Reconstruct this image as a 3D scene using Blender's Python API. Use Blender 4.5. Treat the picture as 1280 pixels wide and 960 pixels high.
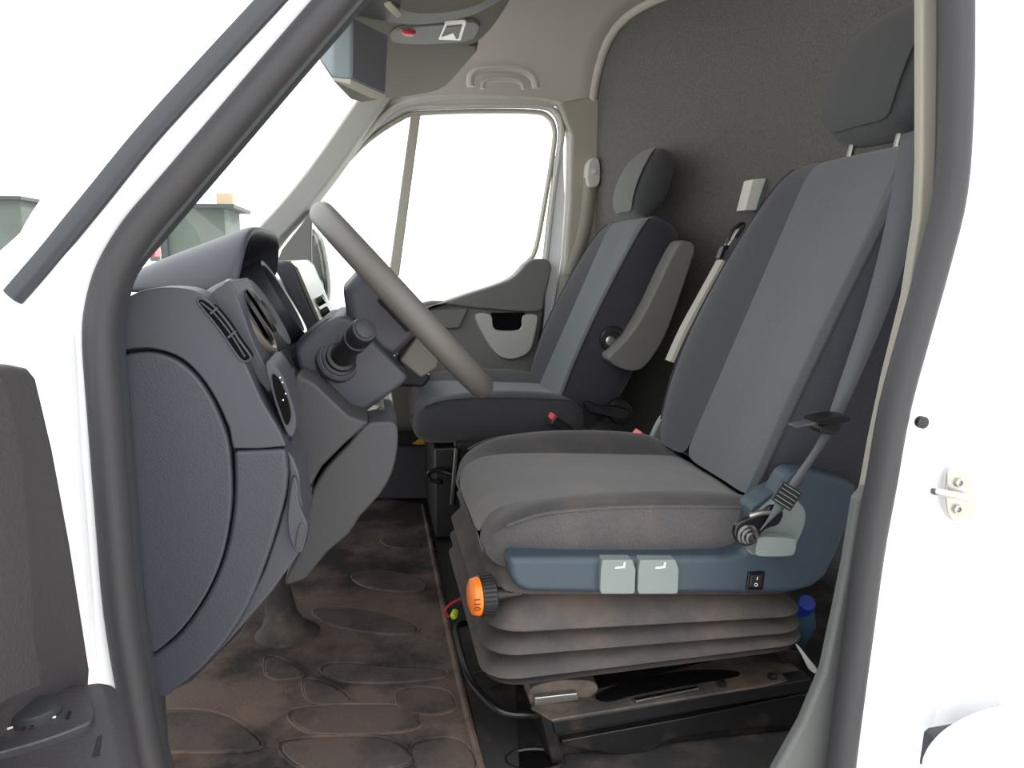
import bpy, bmesh, math, random
from mathutils import Vector, Matrix
random.seed(7)
for o in list(bpy.data.objects): bpy.data.objects.remove(o)
S = bpy.context.scene
COL = S.collection
V = Vector
# ------------------------------------------------------------------ camera
# x = towards the back of the van, y = across the cab from the open door, z = up from the cab floor
CAM = V((0, 0, .74)); YAW = math.radians(10); PITCH = math.radians(9); FPX = 1000.0
FW = V((math.sin(YAW)*math.cos(PITCH), math.cos(YAW)*math.cos(PITCH), -math.sin(PITCH)))
RT = V((math.cos(YAW), -math.sin(YAW), 0)); UP = RT.cross(FW)
cam = bpy.data.objects.new('camera', bpy.data.cameras.new('camera')); COL.objects.link(cam)
cam.data.sensor_width = 36; cam.data.lens = 36*FPX/1280; cam.data.clip_start = .02; cam.data.clip_end = 300
cam.matrix_world = Matrix(((RT.x, UP.x, -FW.x, CAM.x), (RT.y, UP.y, -FW.y, CAM.y), (RT.z, UP.z, -FW.z, CAM.z), (0, 0, 0, 1)))
S.camera = cam
# ------------------------------------------------------------------ light
W = bpy.data.worlds.new('sky'); S.world = W; W.use_nodes = True
bg = W.node_tree.nodes['Background']; bg.inputs[0].default_value = (.97, .985, 1, 1); bg.inputs[1].default_value = 3.0
sun = bpy.data.objects.new('sun', bpy.data.lights.new('sun', 'SUN')); COL.objects.link(sun)
sun.data.energy = 2.5; sun.data.angle = math.radians(2); sun.data.color = (1, .93, .8)
sun.rotation_euler = V((-.42, -1.1, -.44)).to_track_quat('-Z', 'Y').to_euler()
S.view_settings.view_transform = 'Standard'; S.view_settings.look = 'None'
S.view_settings.exposure = 0.0; S.view_settings.gamma = 1; S.view_settings.use_curve_mapping = False
# ------------------------------------------------------------------ measuring helpers
def ray(px, py): return FW + RT*((px-640)/FPX) - UP*((py-480)/FPX)
def P(px, py, y=None, x=None, z=None):
    d = ray(px, py)
    if y is not None: t = (y-CAM.y)/d.y
    elif x is not None: t = (x-CAM.x)/d.x
    else: t = (z-CAM.z)/d.z
    return CAM + d*t
def PN(px, py, pt, n):
    d = ray(px, py); return CAM + d*((pt-CAM).dot(n)/d.dot(n))
def pp(pts, y): return [P(a, b, y) for a, b in pts]
def spline(pts, k=6, closed=False):
    pts = [V(p) for p in pts]; n = len(pts); out = []
    rng = n if closed else n-1
    for i in range(rng):
        if closed: a, b, c, d = pts[(i-1) % n], pts[i], pts[(i+1) % n], pts[(i+2) % n]
        else: a, b, c, d = pts[max(i-1, 0)], pts[i], pts[i+1], pts[min(i+2, n-1)]
        for j in range(k):
            t = j/k
            out.append(.5*((2*b)+(c-a)*t+(2*a-5*b+4*c-d)*t*t+(3*b-a-3*c+d)*t*t*t))
    if not closed: out.append(pts[-1])
    return out
def sp2(pts, k=5, closed=True): return [(v.x, v.y) for v in spline([(a, b, 0) for a, b in pts], k, closed)]
# ------------------------------------------------------------------ materials
def lin(c): return tuple(((v/255)/12.92 if v/255 <= .04045 else ((v/255+.055)/1.055)**2.4) for v in c)
MT = {}
def mat(name, rgb, rough=.6, bump=None, vary=None, dust=None, metal=0, spec=.5, coat=0, sheen=0, alpha=None):
    m = bpy.data.materials.new(name); m.use_nodes = True; nt = m.node_tree; N = nt.nodes; L = nt.links
    b = N['Principled BSDF']; c = lin(rgb)
    b.inputs['Base Color'].default_value = (*c, 1); b.inputs['Roughness'].default_value = rough
    b.inputs['Metallic'].default_value = metal; b.inputs['Specular IOR Level'].default_value = spec
    if coat: b.inputs['Coat Weight'].default_value = coat; b.inputs['Coat Roughness'].default_value = .08
    if sheen: b.inputs['Sheen Weight'].default_value = sheen; b.inputs['Sheen Roughness'].default_value = .5
    tc = N.new('ShaderNodeTexCoord'); src = None
    def noise(scale, det=3, rg=.6):
        n = N.new('ShaderNodeTexNoise'); n.inputs['Scale'].default_value = scale; n.inputs['Detail'].default_value = det
        n.inputs['Roughness'].default_value = rg; L.new(tc.outputs['Object'], n.inputs['Vector']); return n
    if vary:
        n = noise(vary[0]); mx = N.new('ShaderNodeMix'); mx.data_type = 'RGBA'
        rmp = N.new('ShaderNodeMapRange'); rmp.inputs[1].default_value = .35; rmp.inputs[2].default_value = .65
        L.new(n.outputs[0], rmp.inputs[0]); L.new(rmp.outputs[0], mx.inputs[0])
        mx.inputs[6].default_value = (*[v*(1-vary[1]) for v in c], 1); mx.inputs[7].default_value = (*[min(1, v*(1+vary[1])) for v in c], 1)
        src = mx.outputs[2]
    for d in (dust or []):            # (rgb, scale, threshold, softness, amount)
        n = noise(d[1], 6, .65); rmp = N.new('ShaderNodeMapRange')
        rmp.inputs[1].default_value = d[2]; rmp.inputs[2].default_value = d[2]+d[3]; rmp.inputs[4].default_value = d[4]
        L.new(n.outputs[0], rmp.inputs[0])
        mx = N.new('ShaderNodeMix'); mx.data_type = 'RGBA'; L.new(rmp.outputs[0], mx.inputs[0])
        if src: L.new(src, mx.inputs[6])
        else: mx.inputs[6].default_value = (*c, 1)
        mx.inputs[7].default_value = (*lin(d[0]), 1); src = mx.outputs[2]
    if src: L.new(src, b.inputs['Base Color'])
    if bump:
        n = noise(bump[0], 2); bp = N.new('ShaderNodeBump'); bp.inputs['Strength'].default_value = bump[1]; bp.inputs['Distance'].default_value = bump[2] if len(bump) > 2 else .001
        L.new(n.outputs[0], bp.inputs['Height']); L.new(bp.outputs[0], b.inputs['Normal'])
    MT[name] = m; return m
DUST = (150, 125, 105)
mat('white_paint', (240, 242, 245), .25, coat=.6)
mat('seal_rubber', (54, 53, 56), .55, bump=(300, .1), spec=.4)
mat('seal_lip', (50, 53, 57), .5)
mat('screen_rubber', (44, 48, 54), .45)
mat('dark_steel', (95, 95, 95), .35, metal=1)
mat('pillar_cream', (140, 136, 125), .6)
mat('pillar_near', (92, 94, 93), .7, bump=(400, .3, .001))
mat('dash_plastic', (62, 63, 71), .5, bump=(700, .15, .0008), spec=.45)
mat('dash_grain', (57, 59, 68), .5, bump=(520, .45, .001), spec=.45)
mat('dash_dark', (44, 45, 50), .6, bump=(420, .2))
mat('knee_plastic', (58, 57, 60), .6, bump=(420, .3, .001))
mat('bezel', (102, 95, 84), .35)
mat('black_plastic', (26, 26, 28), .45)
mat('matte_black', (13, 13, 14), .95, spec=.08)  # shade of uncut slots and recesses painted as near-black; also the black rockers
mat('black_gloss', (14, 14, 16), .32)
mat('insert_fabric', (91, 95, 99), .9, bump=(900, .5, .0012), vary=(700, .22), sheen=.25, spec=.2)
mat('bolster_fabric', (70, 70, 74), .92, bump=(900, .5, .0012), vary=(600, .2), sheen=.2, spec=.2)
mat('side_fabric', (58, 58, 66), .92, bump=(900, .4, .001), vary=(500, .15), sheen=.2, spec=.2)
mat('cushion_fabric', (92, 90, 90), .92, bump=(900, .5, .0012), vary=(700, .2), dust=[(DUST, 14, .5, .3, .35)], sheen=.25, spec=.2)
mat('cushion_bolster', (64, 62, 64), .92, bump=(900, .5, .0012), vary=(600, .2), dust=[(DUST, 14, .5, .3, .16)], sheen=.2, spec=.2)
mat('cushion_side', (80, 78, 79), .92, bump=(900, .5, .0012), vary=(600, .2), dust=[(DUST, 14, .5, .3, .16)], sheen=.2, spec=.2)
mat('headrest_fabric', (70, 71, 73), .92, bump=(900, .5, .0012), vary=(600, .15), sheen=.2, spec=.2)
mat('headrest_light', (104, 105, 102), .92, bump=(900, .5, .0012), vary=(600, .15), sheen=.2, spec=.2)
mat('blue_trim', (54, 66, 77), .5, bump=(500, .25, .0008), spec=.45)
mat('lever_grey', (118, 127, 125), .5, bump=(500, .15))
mat('gaiter', (66, 63, 63), .7, bump=(300, .3, .001), dust=[(DUST, 9, .42, .3, .28), ((190, 165, 140), 380, .69, .03, .8)])
mat('black_metal', (27, 27, 28), .38, dust=[(DUST, 12, .55, .25, .2)])
mat('dusty_metal', (70, 66, 62), .6, dust=[((135, 112, 92), 16, .40, .3, .75), ((190, 165, 140), 300, .66, .04, .8)])
mat('steel', (175, 175, 172), .3, metal=1)
mat('orange', (240, 120, 20), .4)
mat('bulk_carpet', (113, 111, 109), .95, bump=(500, .9, .003), vary=(350, .25), spec=.1)
mat('floor_carpet', (58, 57, 58), .95, bump=(500, .8, .003), vary=(300, .25), dust=[(DUST, 10, .5, .3, .3)], spec=.1)
mat('headliner', (198, 192, 185), .9, bump=(600, .4, .001), spec=.1)
mat('pillar_trim', (168, 163, 152), .7, bump=(400, .3, .001))
mat('pillar_light', (200, 200, 196), .65, bump=(400, .3, .001))
mat('mat_rubber', (112, 95, 86), .8, bump=(200, .5, .002), dust=[((38, 34, 34), 3.5, .44, .14, .92), ((150, 122, 104), 8, .55, .2, .55), ((185, 160, 140), 330, .70, .03, .6)])
mat('mat_pad', (96, 83, 77), .8, bump=(200, .5, .002), dust=[((44, 40, 40), 7, .45, .2, .8), ((150, 122, 104), 9, .58, .2, .5)])
mat('floor_black', (48, 46, 45), .8, bump=(300, .5, .002), dust=[(DUST, 9, .5, .25, .35), ((190, 165, 140), 300, .71, .03, .7)])
mat('door_dark', (60, 58, 60), .42, bump=(350, .4, .0014), dust=[(DUST, 9, .6, .2, .2)])
mat('door_trim', (110, 108, 104), .65, bump=(420, .3, .001))
mat('door_pocket', (176, 176, 168), .6)
mat('belt', (86, 88, 93), .8, bump=(900, .4))
mat('buckle_red', (225, 70, 80), .4)
mat('console', (84, 78, 68), .62, bump=(500, .15), spec=.25)
mat('console_dark', (76, 76, 76), .5)
mat('monitor_case', (112, 122, 128), .45)
mat('screen', (88, 88, 92), .3)
mat('red', (190, 40, 50), .35)
mat('lens', (235, 235, 230), .25)
mat('white_plastic', (235, 233, 225), .5)
mat('yellow', (240, 190, 30), .5)
mat('lime', (190, 220, 60), .5)
mat('wire_red', (170, 40, 45), .5)
mat('cap_blue', (30, 60, 170), .4)
mat('wheel_rubber', (92, 88, 84), .5, bump=(500, .3, .001))
mat('ground', (225, 220, 212), .9, vary=(3, .08))
mat('building', (84, 94, 88), .8, vary=(1.2, .1))
mat('roof_dark', (60, 66, 66), .7)
mat('brick', (196, 172, 146), .8)
mat('blue_sign', (90, 130, 180), .6)
mat('mark', (225, 225, 225), .6)
def glassy(name, tint, refl=.06):
    m = bpy.data.materials.new(name); m.use_nodes = True; nt = m.node_tree; nt.nodes.clear(); N = nt.nodes; L = nt.links
    o = N.new('ShaderNodeOutputMaterial'); t = N.new('ShaderNodeBsdfTransparent'); g = N.new('ShaderNodeBsdfGlossy')
    t.inputs[0].default_value = (*tint, 1); g.inputs['Roughness'].default_value = .03
    mx = N.new('ShaderNodeMixShader'); mx.inputs[0].default_value = refl
    L.new(t.outputs[0], mx.inputs[1]); L.new(g.outputs[0], mx.inputs[2]); L.new(mx.outputs[0], o.inputs[0]); MT[name] = m
glassy('glass', (.93, .96, .95), .05)
mat('bottle_plastic', (110, 150, 175), .2)
MT['bottle_plastic'].node_tree.nodes['Principled BSDF'].inputs['Transmission Weight'].default_value = .6
MT['bottle_plastic'].node_tree.nodes['Principled BSDF'].inputs['IOR'].default_value = 1.05
# ------------------------------------------------------------------ object helpers
def tag(o, label=None, cat=None, group=None, kind=None):
    if label: o['label'] = label
    if cat: o['category'] = cat
    if group: o['group'] = group
    if kind: o['kind'] = kind
    return o
def link(name, me, m, parent=None):
    o = bpy.data.objects.new(name, me); COL.objects.link(o)
    if m: me.materials.append(MT[m])
    if parent: o.parent = parent; o.matrix_parent_inverse = parent_inv(parent)
    return o
def parent_inv(p):
    mw = Matrix.Identity(4); c = []
    while p: c.append(p); p = p.parent
    for q in reversed(c): mw = mw @ q.matrix_parent_inverse @ Matrix.Translation(q.location)
    return mw.inverted()
def empty(name, loc, label, cat, group=None, kind=None):
    o = bpy.data.objects.new(name, None); COL.objects.link(o); o.location = loc; o.empty_display_size = .05
    return tag(o, label, cat, group, kind)
def finish(o, bev=0, seg=2, sub=0, solid=0, flat=False, ang=35):
    me = o.data
    if not flat:
        for p in me.polygons: p.use_smooth = True
    if solid:
        s = o.modifiers.new('solid', 'SOLIDIFY'); s.thickness = solid; s.offset = 0
    if bev:
        b = o.modifiers.new('bevel', 'BEVEL'); b.width = bev; b.segments = seg; b.limit_method = 'ANGLE'; b.angle_limit = math.radians(ang); b.harden_normals = True
    elif not sub and not flat: me.set_sharp_from_angle(angle=math.radians(ang))
    if sub:
        s = o.modifiers.new('sub', 'SUBSURF'); s.levels = sub; s.render_levels = sub
    return o
def mesh(name, vs, fs, m, parent=None, recalc=True, **k):
    me = bpy.data.meshes.new(name); me.from_pydata([tuple(v) for v in vs], [], fs); me.update()
    if recalc:
        bm = bmesh.new(); bm.from_mesh(me); bmesh.ops.recalc_face_normals(bm, faces=bm.faces); bm.to_mesh(me); bm.free()
    return finish(link(name, me, m, parent), **k)
def prism(name, pts, d, m, parent=None, bev=.003, seg=2, **k):
    n = len(pts); d = V(d); vs = [V(p) for p in pts]+[V(p)+d for p in pts]
    fs = [list(range(n)), list(range(2*n-1, n-1, -1))]+[[i, i+n, (i+1) % n+n, (i+1) % n] for i in range(n)]
    return mesh(name, vs, fs, m, parent, bev=bev, seg=seg, **k)
def yprism(name, px, y0, y1, m, parent=None, bev=.003, **k): return prism(name, pp(px, y0), (0, y1-y0, 0), m, parent, bev, **k)
def loft(name, rings, m, parent=None, cyc=True, caps=True, **k):
    n = len(rings[0]); vs = [p for r in rings for p in r]; fs = []
    for i in range(len(rings)-1):
        for j in range(n if cyc else n-1):
            a = i*n+j; b = i*n+(j+1) % n; fs.append([a, b, b+n, a+n])
    if caps and cyc: fs += [list(range(n)), list(range((len(rings)-1)*n, len(rings)*n))]
    return mesh(name, vs, fs, m, parent, **k)
def grid_part(name, rings, c0, c1, m, parent, **k):   # an open strip (columns c0..c1) of a lofted body
    return loft(name, [[r[j % len(r)] for j in range(c0, c1+1)] for r in rings], m, parent, cyc=False, **k)
def frame(t):
    t = t.normalized(); a = V((0, 1, 0)) if abs(t.y) < .9 else V((0, 0, 1)); u = t.cross(a).normalized(); return u, t.cross(u).normalized()
def tube(name, pts, r, m, parent=None, n=10, k=0, closed=False, **kw):
    pts = spline(pts, k, closed) if k else [V(p) for p in pts]; rings = []; N_ = len(pts)
    rr = r if isinstance(r, (list, tuple)) else None; u0 = None
    for i, p in enumerate(pts):
        if closed: t = pts[(i+1) % N_]-pts[i-1]
        else: t = pts[min(i+1, N_-1)]-pts[max(i-1, 0)]
        t.normalize()
        if u0 is None: u, v = frame(t)
        else: u = (u0-t*u0.dot(t)).normalized(); v = t.cross(u)
        u0 = u; q = r if not rr else rr[0]+(rr[1]-rr[0])*i/(N_-1)
        rings.append([p+q*(math.cos(2*math.pi*j/n)*u+math.sin(2*math.pi*j/n)*v) for j in range(n)])
    if closed: rings.append(rings[0])
    return loft(name, rings, m, parent, caps=not closed, **kw)
def lathe(name, c, axis, prof, m, parent=None, n=24, **k):   # prof: (distance along axis, radius)
    ax = V(axis).normalized(); u, v = frame(ax); c = V(c)
    rings = [[c+ax*h+r*(math.cos(2*math.pi*j/n)*u+math.sin(2*math.pi*j/n)*v) for j in range(n)] for h, r in prof]
    return loft(name, rings, m, parent, **k)
def sweep(name, pts, prof, m, parent=None, side=V((0, 1, 0)), closed=False, **k):   # prof: (across, along side)
    N_ = len(pts); rings = []
    for i in range(N_):
        t = (pts[(i+1) % N_]-pts[i-1]) if closed else pts[min(i+1, N_-1)]-pts[max(i-1, 0)]
        t.normalize(); a = side.cross(t).normalized()
        rings.append([pts[i]+a*p+side*q for p, q in prof])
    if closed: rings.append(rings[0])
    return loft(name, rings, m, parent, caps=not closed, **k)
def box(name, c, s, m, parent=None, bev=.004, rot=None, **k):
    c = V(c); vs = []
    R_ = rot if rot else Matrix.Identity(3)
    for i in (-1, 1):
        for j in (-1, 1):
            for l in (-1, 1): vs.append(c+R_ @ V((i*s[0]/2, j*s[1]/2, l*s[2]/2)))
    fs = [[0, 1, 3, 2], [4, 6, 7, 5], [0, 4, 5, 1], [2, 3, 7, 6], [0, 2, 6, 4], [1, 5, 7, 3]]
    return mesh(name, vs, fs, m, parent, bev=bev, **k)
def ribbon(name, cen, wid, m, parent=None, th=.0016, k=6, **kw):   # cen: centre points, wid: half-width vectors
    c = spline(cen, k); w = spline(wid, k)
    return loft(name, [[a-b, a+b] for a, b in zip(c, w)], m, parent, cyc=False, solid=th, **kw)
def ell(n=12, a=.012, b=.012): return [(a*math.cos(2*math.pi*i/n), b*math.sin(2*math.pi*i/n)) for i in range(n)]
def rotb(x, z):   # basis whose columns are x, y, z
    x = V(x).normalized(); z = V(z); z = (z-x*z.dot(x)).normalized(); y = z.cross(x)
    return Matrix((x, y, z)).transposed()
def text(name, body, c, xdir, up, size, m, parent):
    cu = bpy.data.curves.new(name, 'FONT'); cu.body = body; cu.size = size; cu.align_x = 'CENTER'; cu.align_y = 'CENTER'; cu.extrude = .0003
    t = bpy.data.objects.new(name, cu); COL.objects.link(t); bpy.context.view_layer.update()
    me = bpy.data.meshes.new_from_object(t.evaluated_get(bpy.context.evaluated_depsgraph_get())); bpy.data.objects.remove(t)
    x = V(xdir).normalized(); z = x.cross(V(up)).normalized(); y = z.cross(x)
    me.transform(Matrix.Translation(V(c)) @ Matrix((x, y, z)).transposed().to_4x4())
    me.materials.clear(); return link(name, me, m, parent)
# ================================================================== the setting
X1 = 1.02          # bulkhead
tag(box('ground', (0, 10, -.72), (160, 160, .04), 'ground', bev=0), 'pale sunlit concrete yard around the van', 'ground', kind='structure')
tag(box('floor', (.18, 1.70, -.02), (1.75, 1.84, .04), 'floor_black', bev=0), 'black rubber cab floor under the seats', 'floor', kind='structure')
# bulkhead: shallow curve, closer at the far side
def bulk_x(y): 
    t = max(0, min(1, (2.6-y)/.75)); return .74+.28*t*t*(3-2*t)
def roof_z(y):
    a = min(1, abs(y-1.73)/.87); return 1.48-.262*a**9
ys = [1.73-.87*math.cos(math.pi*i/36) for i in range(37)]
zs = [0, .1, .3, .6, .9, 1.1]
rings = []
for y in ys:
    col = [V((bulk_x(y), y, z)) for z in zs]+[V((bulk_x(y)-.0, y, roof_z(y)-.02)), V((bulk_x(y)-.02, y, roof_z(y)))]
    rings.append(col)
wb = loft('wall_back', rings, 'bulk_carpet', cyc=False, solid=.02); tag(wb, 'charcoal carpeted bulkhead behind both seats', 'wall', kind='structure')
# headliner
prof = [(y, roof_z(y)) for y in ys]
rings = []
for i in range(9):
    t = i/8; rings.append([V(((.07-.10*math.cos((y-1.73)*1.3))*(1-t)+(bulk_x(y)+.01)*t, y, z-(.015*(1-t)**3))) for y, z in prof])
ce = loft('ceiling', rings, 'headliner', cyc=False, solid=.02); tag(ce, 'pale beige headliner over the cab', 'ceiling', kind='structure')
# cove strip where roof and bulkhead meet on the far side
cv = [V((bulk_x(y)-.022, y, roof_z(y)-.014)) for y in ys[1:36]]
tube('cove_moulding', cv, .014, 'headliner', ce, n=10)
# embossed grab-handle recess in the headliner
gh = [P(a, b, 2.47) for a, b in [(588, 108), (589, 95), (600, 88), (630, 86), (655, 89), (667, 98), (670, 110)]]
tube('embossed_arch', gh, .012, 'headliner', ce, n=8, k=5)
gh = [P(a, b, 2.475) for a, b in [(603, 111), (606, 102), (620, 99), (642, 100), (652, 104), (655, 112)]]
tube('embossed_arch', gh, .008, 'headliner', ce, n=8, k=5)

# far side wall strips: B pillar trim, header rail, A pillar
wr = empty('wall_right', (.4, 2.6, 0), 'pale pillar trim beside the passenger door opening', 'wall', kind='structure')
yprism('pillar_panel', [(698, 128), (740, 120), (752, 124), (766, 140), (768, 300), (760, 420), (748, 600), (700, 600), (668, 560), (690, 420), (706, 330), (712, 250), (714, 170)], 2.575, 2.66, 'pillar_trim', wr, bev=.012, seg=3)
yprism('cover_strip', [(762, 137), (765, 137), (762, 283), (758, 283)], 2.545, 2.57, 'white_plastic', wr, bev=.001)
rail = [P(a, b, 2.6) for a, b in [(330, 330), (352, 300), (385, 258), (430, 200), (470, 155), (505, 130), (560, 122), (640, 122), (690, 126), (709, 138), (713, 165), (712, 250), (706, 330), (692, 415), (672, 520)]]
sweep('header_rail', spline(rail, 5), ell(12, .012, .022), 'pillar_light', wr)
yprism('inner_panel', [(330, 440), (440, 418), (537, 392), (583, 377), (637, 358), (690, 342), (800, 330), (830, 330), (830, 720), (330, 720)], 2.645, 2.665, 'dash_dark', wr)
yprism('corner_gusset', [(425, 175), (440, 120), (470, 85), (560, 100), (560, 128), (505, 134), (468, 158)], 2.60, 2.63, 'pillar_light', wr, bev=.004)
sk = yprism('sill_panel', [(330, 560), (700, 560), (700, 700), (330, 700)], 2.60, 2.66, 'dash_dark', wr)
ap = [P(a, b, 2.52) for a, b in [(300, 305), (345, 257), (385, 207), (425, 150), (452, 112), (480, 78)]]
rings = []
for p in spline(ap, 4): rings.append([p+V((0, .0, 0)), p+V((.02, -.012, .012)), p+V((.075, .03, -.02)), p+V((.085, .09, -.03)), p+V((.0, .09, .02))])
ta = loft('trim_1', rings, 'pillar_light', bev=.008); tag(ta, 'pale grey windscreen pillar trim on the passenger side', 'pillar', kind='structure')
# dark mirror sail panel at the foot of the far pillar
yprism('mirror_sail', [(345, 330), (352, 312), (386, 268), (390, 262), (389, 310), (390, 345), (350, 350)], 2.56, 2.60, 'door_trim', ta, bev=.004)

# ------------------------------------------------------------------ windscreen
nl = [P(a, b, .80) for a, b in [(-12, 392), (160, 196), (335, 0), (470, -155)]]
fl = [P(a, b, 2.56) for a, b in [(285, 330), (340, 264), (385, 210), (462, 108)]]
nl = spline(nl, 4); fl = spline(fl, 4); rings = []
for i in range(15):
    t = i/14; rings.append([a.lerp(b, t)+V((-.16*(4*t*(1-t)), 0, .05*(4*t*(1-t)))) for a, b in zip(nl, fl)])
wsn = loft('window_1', rings, 'glass', cyc=False); tag(wsn, 'clear raked windscreen in front of the dashboard', 'windscreen', kind='structure')

# ------------------------------------------------------------------ near side of the body
wl = empty('wall_left', (.8, .78, -.3), 'white painted body side with door opening', 'wall', kind='structure')
sealL = [(212, 1010), (192, 960), (172, 860), (156, 760), (146, 640), (137, 520), (131, 430), (134, 385), (148, 338), (178, 288), (222, 236), (282, 166), (352, 84), (428, -4), (520, -112), (620, -200), (760, -250)]
sealR = [(1060, -240), (1150, -190), (1186, -110), (1189, 0), (1188, 130), (1184, 240), (1168, 330), (1143, 420), (1119, 510), (1103, 600), (1087, 690), (1075, 780), (1063, 870), (1052, 960), (1040, 1080)]
YS = .80
# quarter panel behind the opening
edgeR = [(1070, -270), (1170, -205), (1206, -110), (1210, 0), (1209, 130), (1206, 240), (1191, 330), (1165, 420), (1141, 510), (1124, 600), (1107, 690), (1094, 780), (1081, 870), (1068, 960), (1055, 1090), (1040, 1240)]
e = spline([P(a-8, b, YS) for a, b in edgeR], 4)
rings = [[p+V((0, .03, 0)) for p in e], e, [p+V((.012, -.006, 0)) for p in e], [p+V((.10, -.010, 0)) for p in e], [V((max(p.x+.115, p.x+.115), YS-.022, p.z)) for p in e], [V((max(.86, p.x+.135), YS-.045, p.z)) for p in e], [V((1.25, YS-.06, p.z)) for p in e], [V((1.9, YS-.06, p.z)) for p in e]]
loft('quarter_panel', rings, 'white_paint', wl, cyc=False)
# A pillar outside
edgeL = [(200, 1040), (172, 960), (155, 860), (138, 760), (126, 640), (118, 520), (112, 430), (116, 380), (130, 332), (160, 280), (205, 228), (265, 158), (335, 76), (410, -12), (505, -122), (615, -215)]
e = spline([P(a+10, b, YS) for a, b in edgeL], 4)
# outer edge of the pillar follows the windscreen rubber, then the wing
def outer(p):
    t = max(0, min(1, (p.z-.62)/.12)); return V((p.x-.17*(1-t)-.060*t, 0, p.z+.02*t))
rings = [[p+V((0, .03, 0)) for p in e], e, [p+V((-.012, -.008, 0)) for p in e], [V(((p.x+outer(p).x)/2-.006, YS-.03, p.z)) for p in e], [V((outer(p).x, YS-.035, outer(p).z)) for p in e], [V((outer(p).x-.02, YS+.0, outer(p).z)) for p in e], [V((outer(p).x-.02, YS+.06, outer(p).z)) for p in e]]
loft('windscreen_pillar', rings, 'white_paint', wl, cyc=False)
# roof skin and the rail over the door opening
e = spline([P(a, b, YS) for a, b in [(335, 76), (410, -12), (505, -122), (615, -215), (760, -268), (900, -280), (1070, -270), (1170, -205), (1206, -110)]], 5)
loft('roof_rail', [e, [p+V((0, -.012, .02)) for p in e], [V((p.x, YS-.01, max(p.z+.05, 1.36))) for p in e], [V((p.x, YS+.05, 1.50)) for p in e], [V((p.x, YS+.16, 1.54)) for p in e]], 'white_paint', wl, cyc=False)
rings = []
for i in range(9):
    t = i/8; rings.append([V(((-.02-.10*math.cos((y-1.73)*1.3))*(1-t)+1.9*t, y, 1.55-.03*abs(y-1.73)-(.05*(1-t)**3))) for y in [.93+.1*k for k in range(17)]])
loft('roof_skin', rings, 'white_paint', wl, cyc=False, solid=.01)
# wing panel ahead of the door hinge, with the filler mark
wing = [(-120, 372), (-40, 376), (20, 388), (70, 400), (84, 420), (92, 560), (108, 760), (124, 1000), (-120, 1000)]
yprism('front_wing', wing, YS-.03, YS+.02, 'white_paint', wl, bev=.006)
lathe('round_plug', P(8, 430, YS-.034), (0, -1, 0), [(-.004, .018), (.001, .018), (.002, .015), (.002, .001)], 'white_paint', wl, n=24)
# windscreen rubber strip on the pillar
g = [P(a, b, YS-.03) for a, b in [(15, 372), (50, 331), (112, 256), (180, 172), (256, 88), (338, 0), (420, -92)]]
sweep('windscreen_rubber', spline(g, 4), [(-.010, .006), (-.010, -.002), (-.004, -.005), (.004, -.006), (.010, -.002), (.010, .006)], 'screen_rubber', wl, bev=.002)
# door opening weatherstrip, one loop
bot = [(1010, 1180), (700, 1230), (400, 1200), (250, 1110)]
loop = spline([P(a-5, b, YS) for a, b in sealL]+[P(a+(7 if b < 200 else (4 if b < 300 else -1)), b, YS) for a, b in sealR]+[P(a, b, YS) for a, b in bot], 4, True)
ts = sweep('trim_2', loop, ell(14, .0150, .020), 'seal_rubber', closed=True); tag(ts, 'dark rubber weatherstrip around the open door', 'door seal', kind='structure')
lip = [P(a+13, b, YS+.03) for a, b in sealL[:9]]+[P(a+15, b+9, YS+.03) for a, b in sealL[9:]]+[P(a-3, b, YS+.02) for a, b in sealR]
sweep('lip', spline(lip, 4), ell(8, .009, .016), 'seal_lip', ts)
# B pillar inner trim beside the driver
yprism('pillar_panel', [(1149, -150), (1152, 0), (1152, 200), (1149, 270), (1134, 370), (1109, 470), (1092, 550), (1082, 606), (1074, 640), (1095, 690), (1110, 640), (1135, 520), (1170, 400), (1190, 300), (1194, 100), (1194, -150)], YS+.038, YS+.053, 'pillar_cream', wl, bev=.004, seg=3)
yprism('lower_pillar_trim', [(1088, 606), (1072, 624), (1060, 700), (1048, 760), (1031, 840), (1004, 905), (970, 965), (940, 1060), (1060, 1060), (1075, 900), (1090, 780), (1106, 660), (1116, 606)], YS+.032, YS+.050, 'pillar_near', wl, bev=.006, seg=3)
# striker, plug and the filler corner
stk = empty('door_striker', P(1200, 652, YS-.015), 'zinc door striker plate with loop screwed to the white pillar', 'door striker')
c = YS-.022
yprism('plate', sp2([(1186, 589), (1200, 587), (1214, 600), (1221, 620), (1218, 640), (1204, 652), (1188, 648), (1183, 620)], 4), c-.006, c+.004, 'steel', stk, bev=.002)
for q in ((1198, 603), (1196, 636)):
    lathe('screw', P(*q, c-.006), (0, -1, 0), [(-.001, .0055), (.003, .0055), (.0035, .0035), (.001, .003), (.001, .0005)], 'steel', stk, n=6)
tube('loop', [P(1208, 622, c-.005), P(1209, 622, c-.022), P(1200, 620, c-.03), P(1183, 617, c-.03), P(1168, 614, c-.024), P(1166, 614, c-.003)], .0042, 'steel', stk, k=4, n=10)
tag(lathe('hole_plug', P(1153, 528, YS-.018), (0, -1, 0), [(-.004, .007), (.002, .007), (.003, .004), (.003, .0005)], 'black_plastic', n=16), 'small black rubber plug in the white pillar above the striker', 'plug')
ff = empty('lower_flap', P(1220, 980, YS-.06), 'white rounded flap with dark hinge corner low on the body', 'flap')
c = YS-.062
yprism('hinge_bracket', [(1160, 965), (1166, 924), (1172, 919), (1206, 913), (1225, 908), (1240, 900), (1240, 965)], c-.004, c+.012, 'seal_lip', ff, bev=.002)
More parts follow.
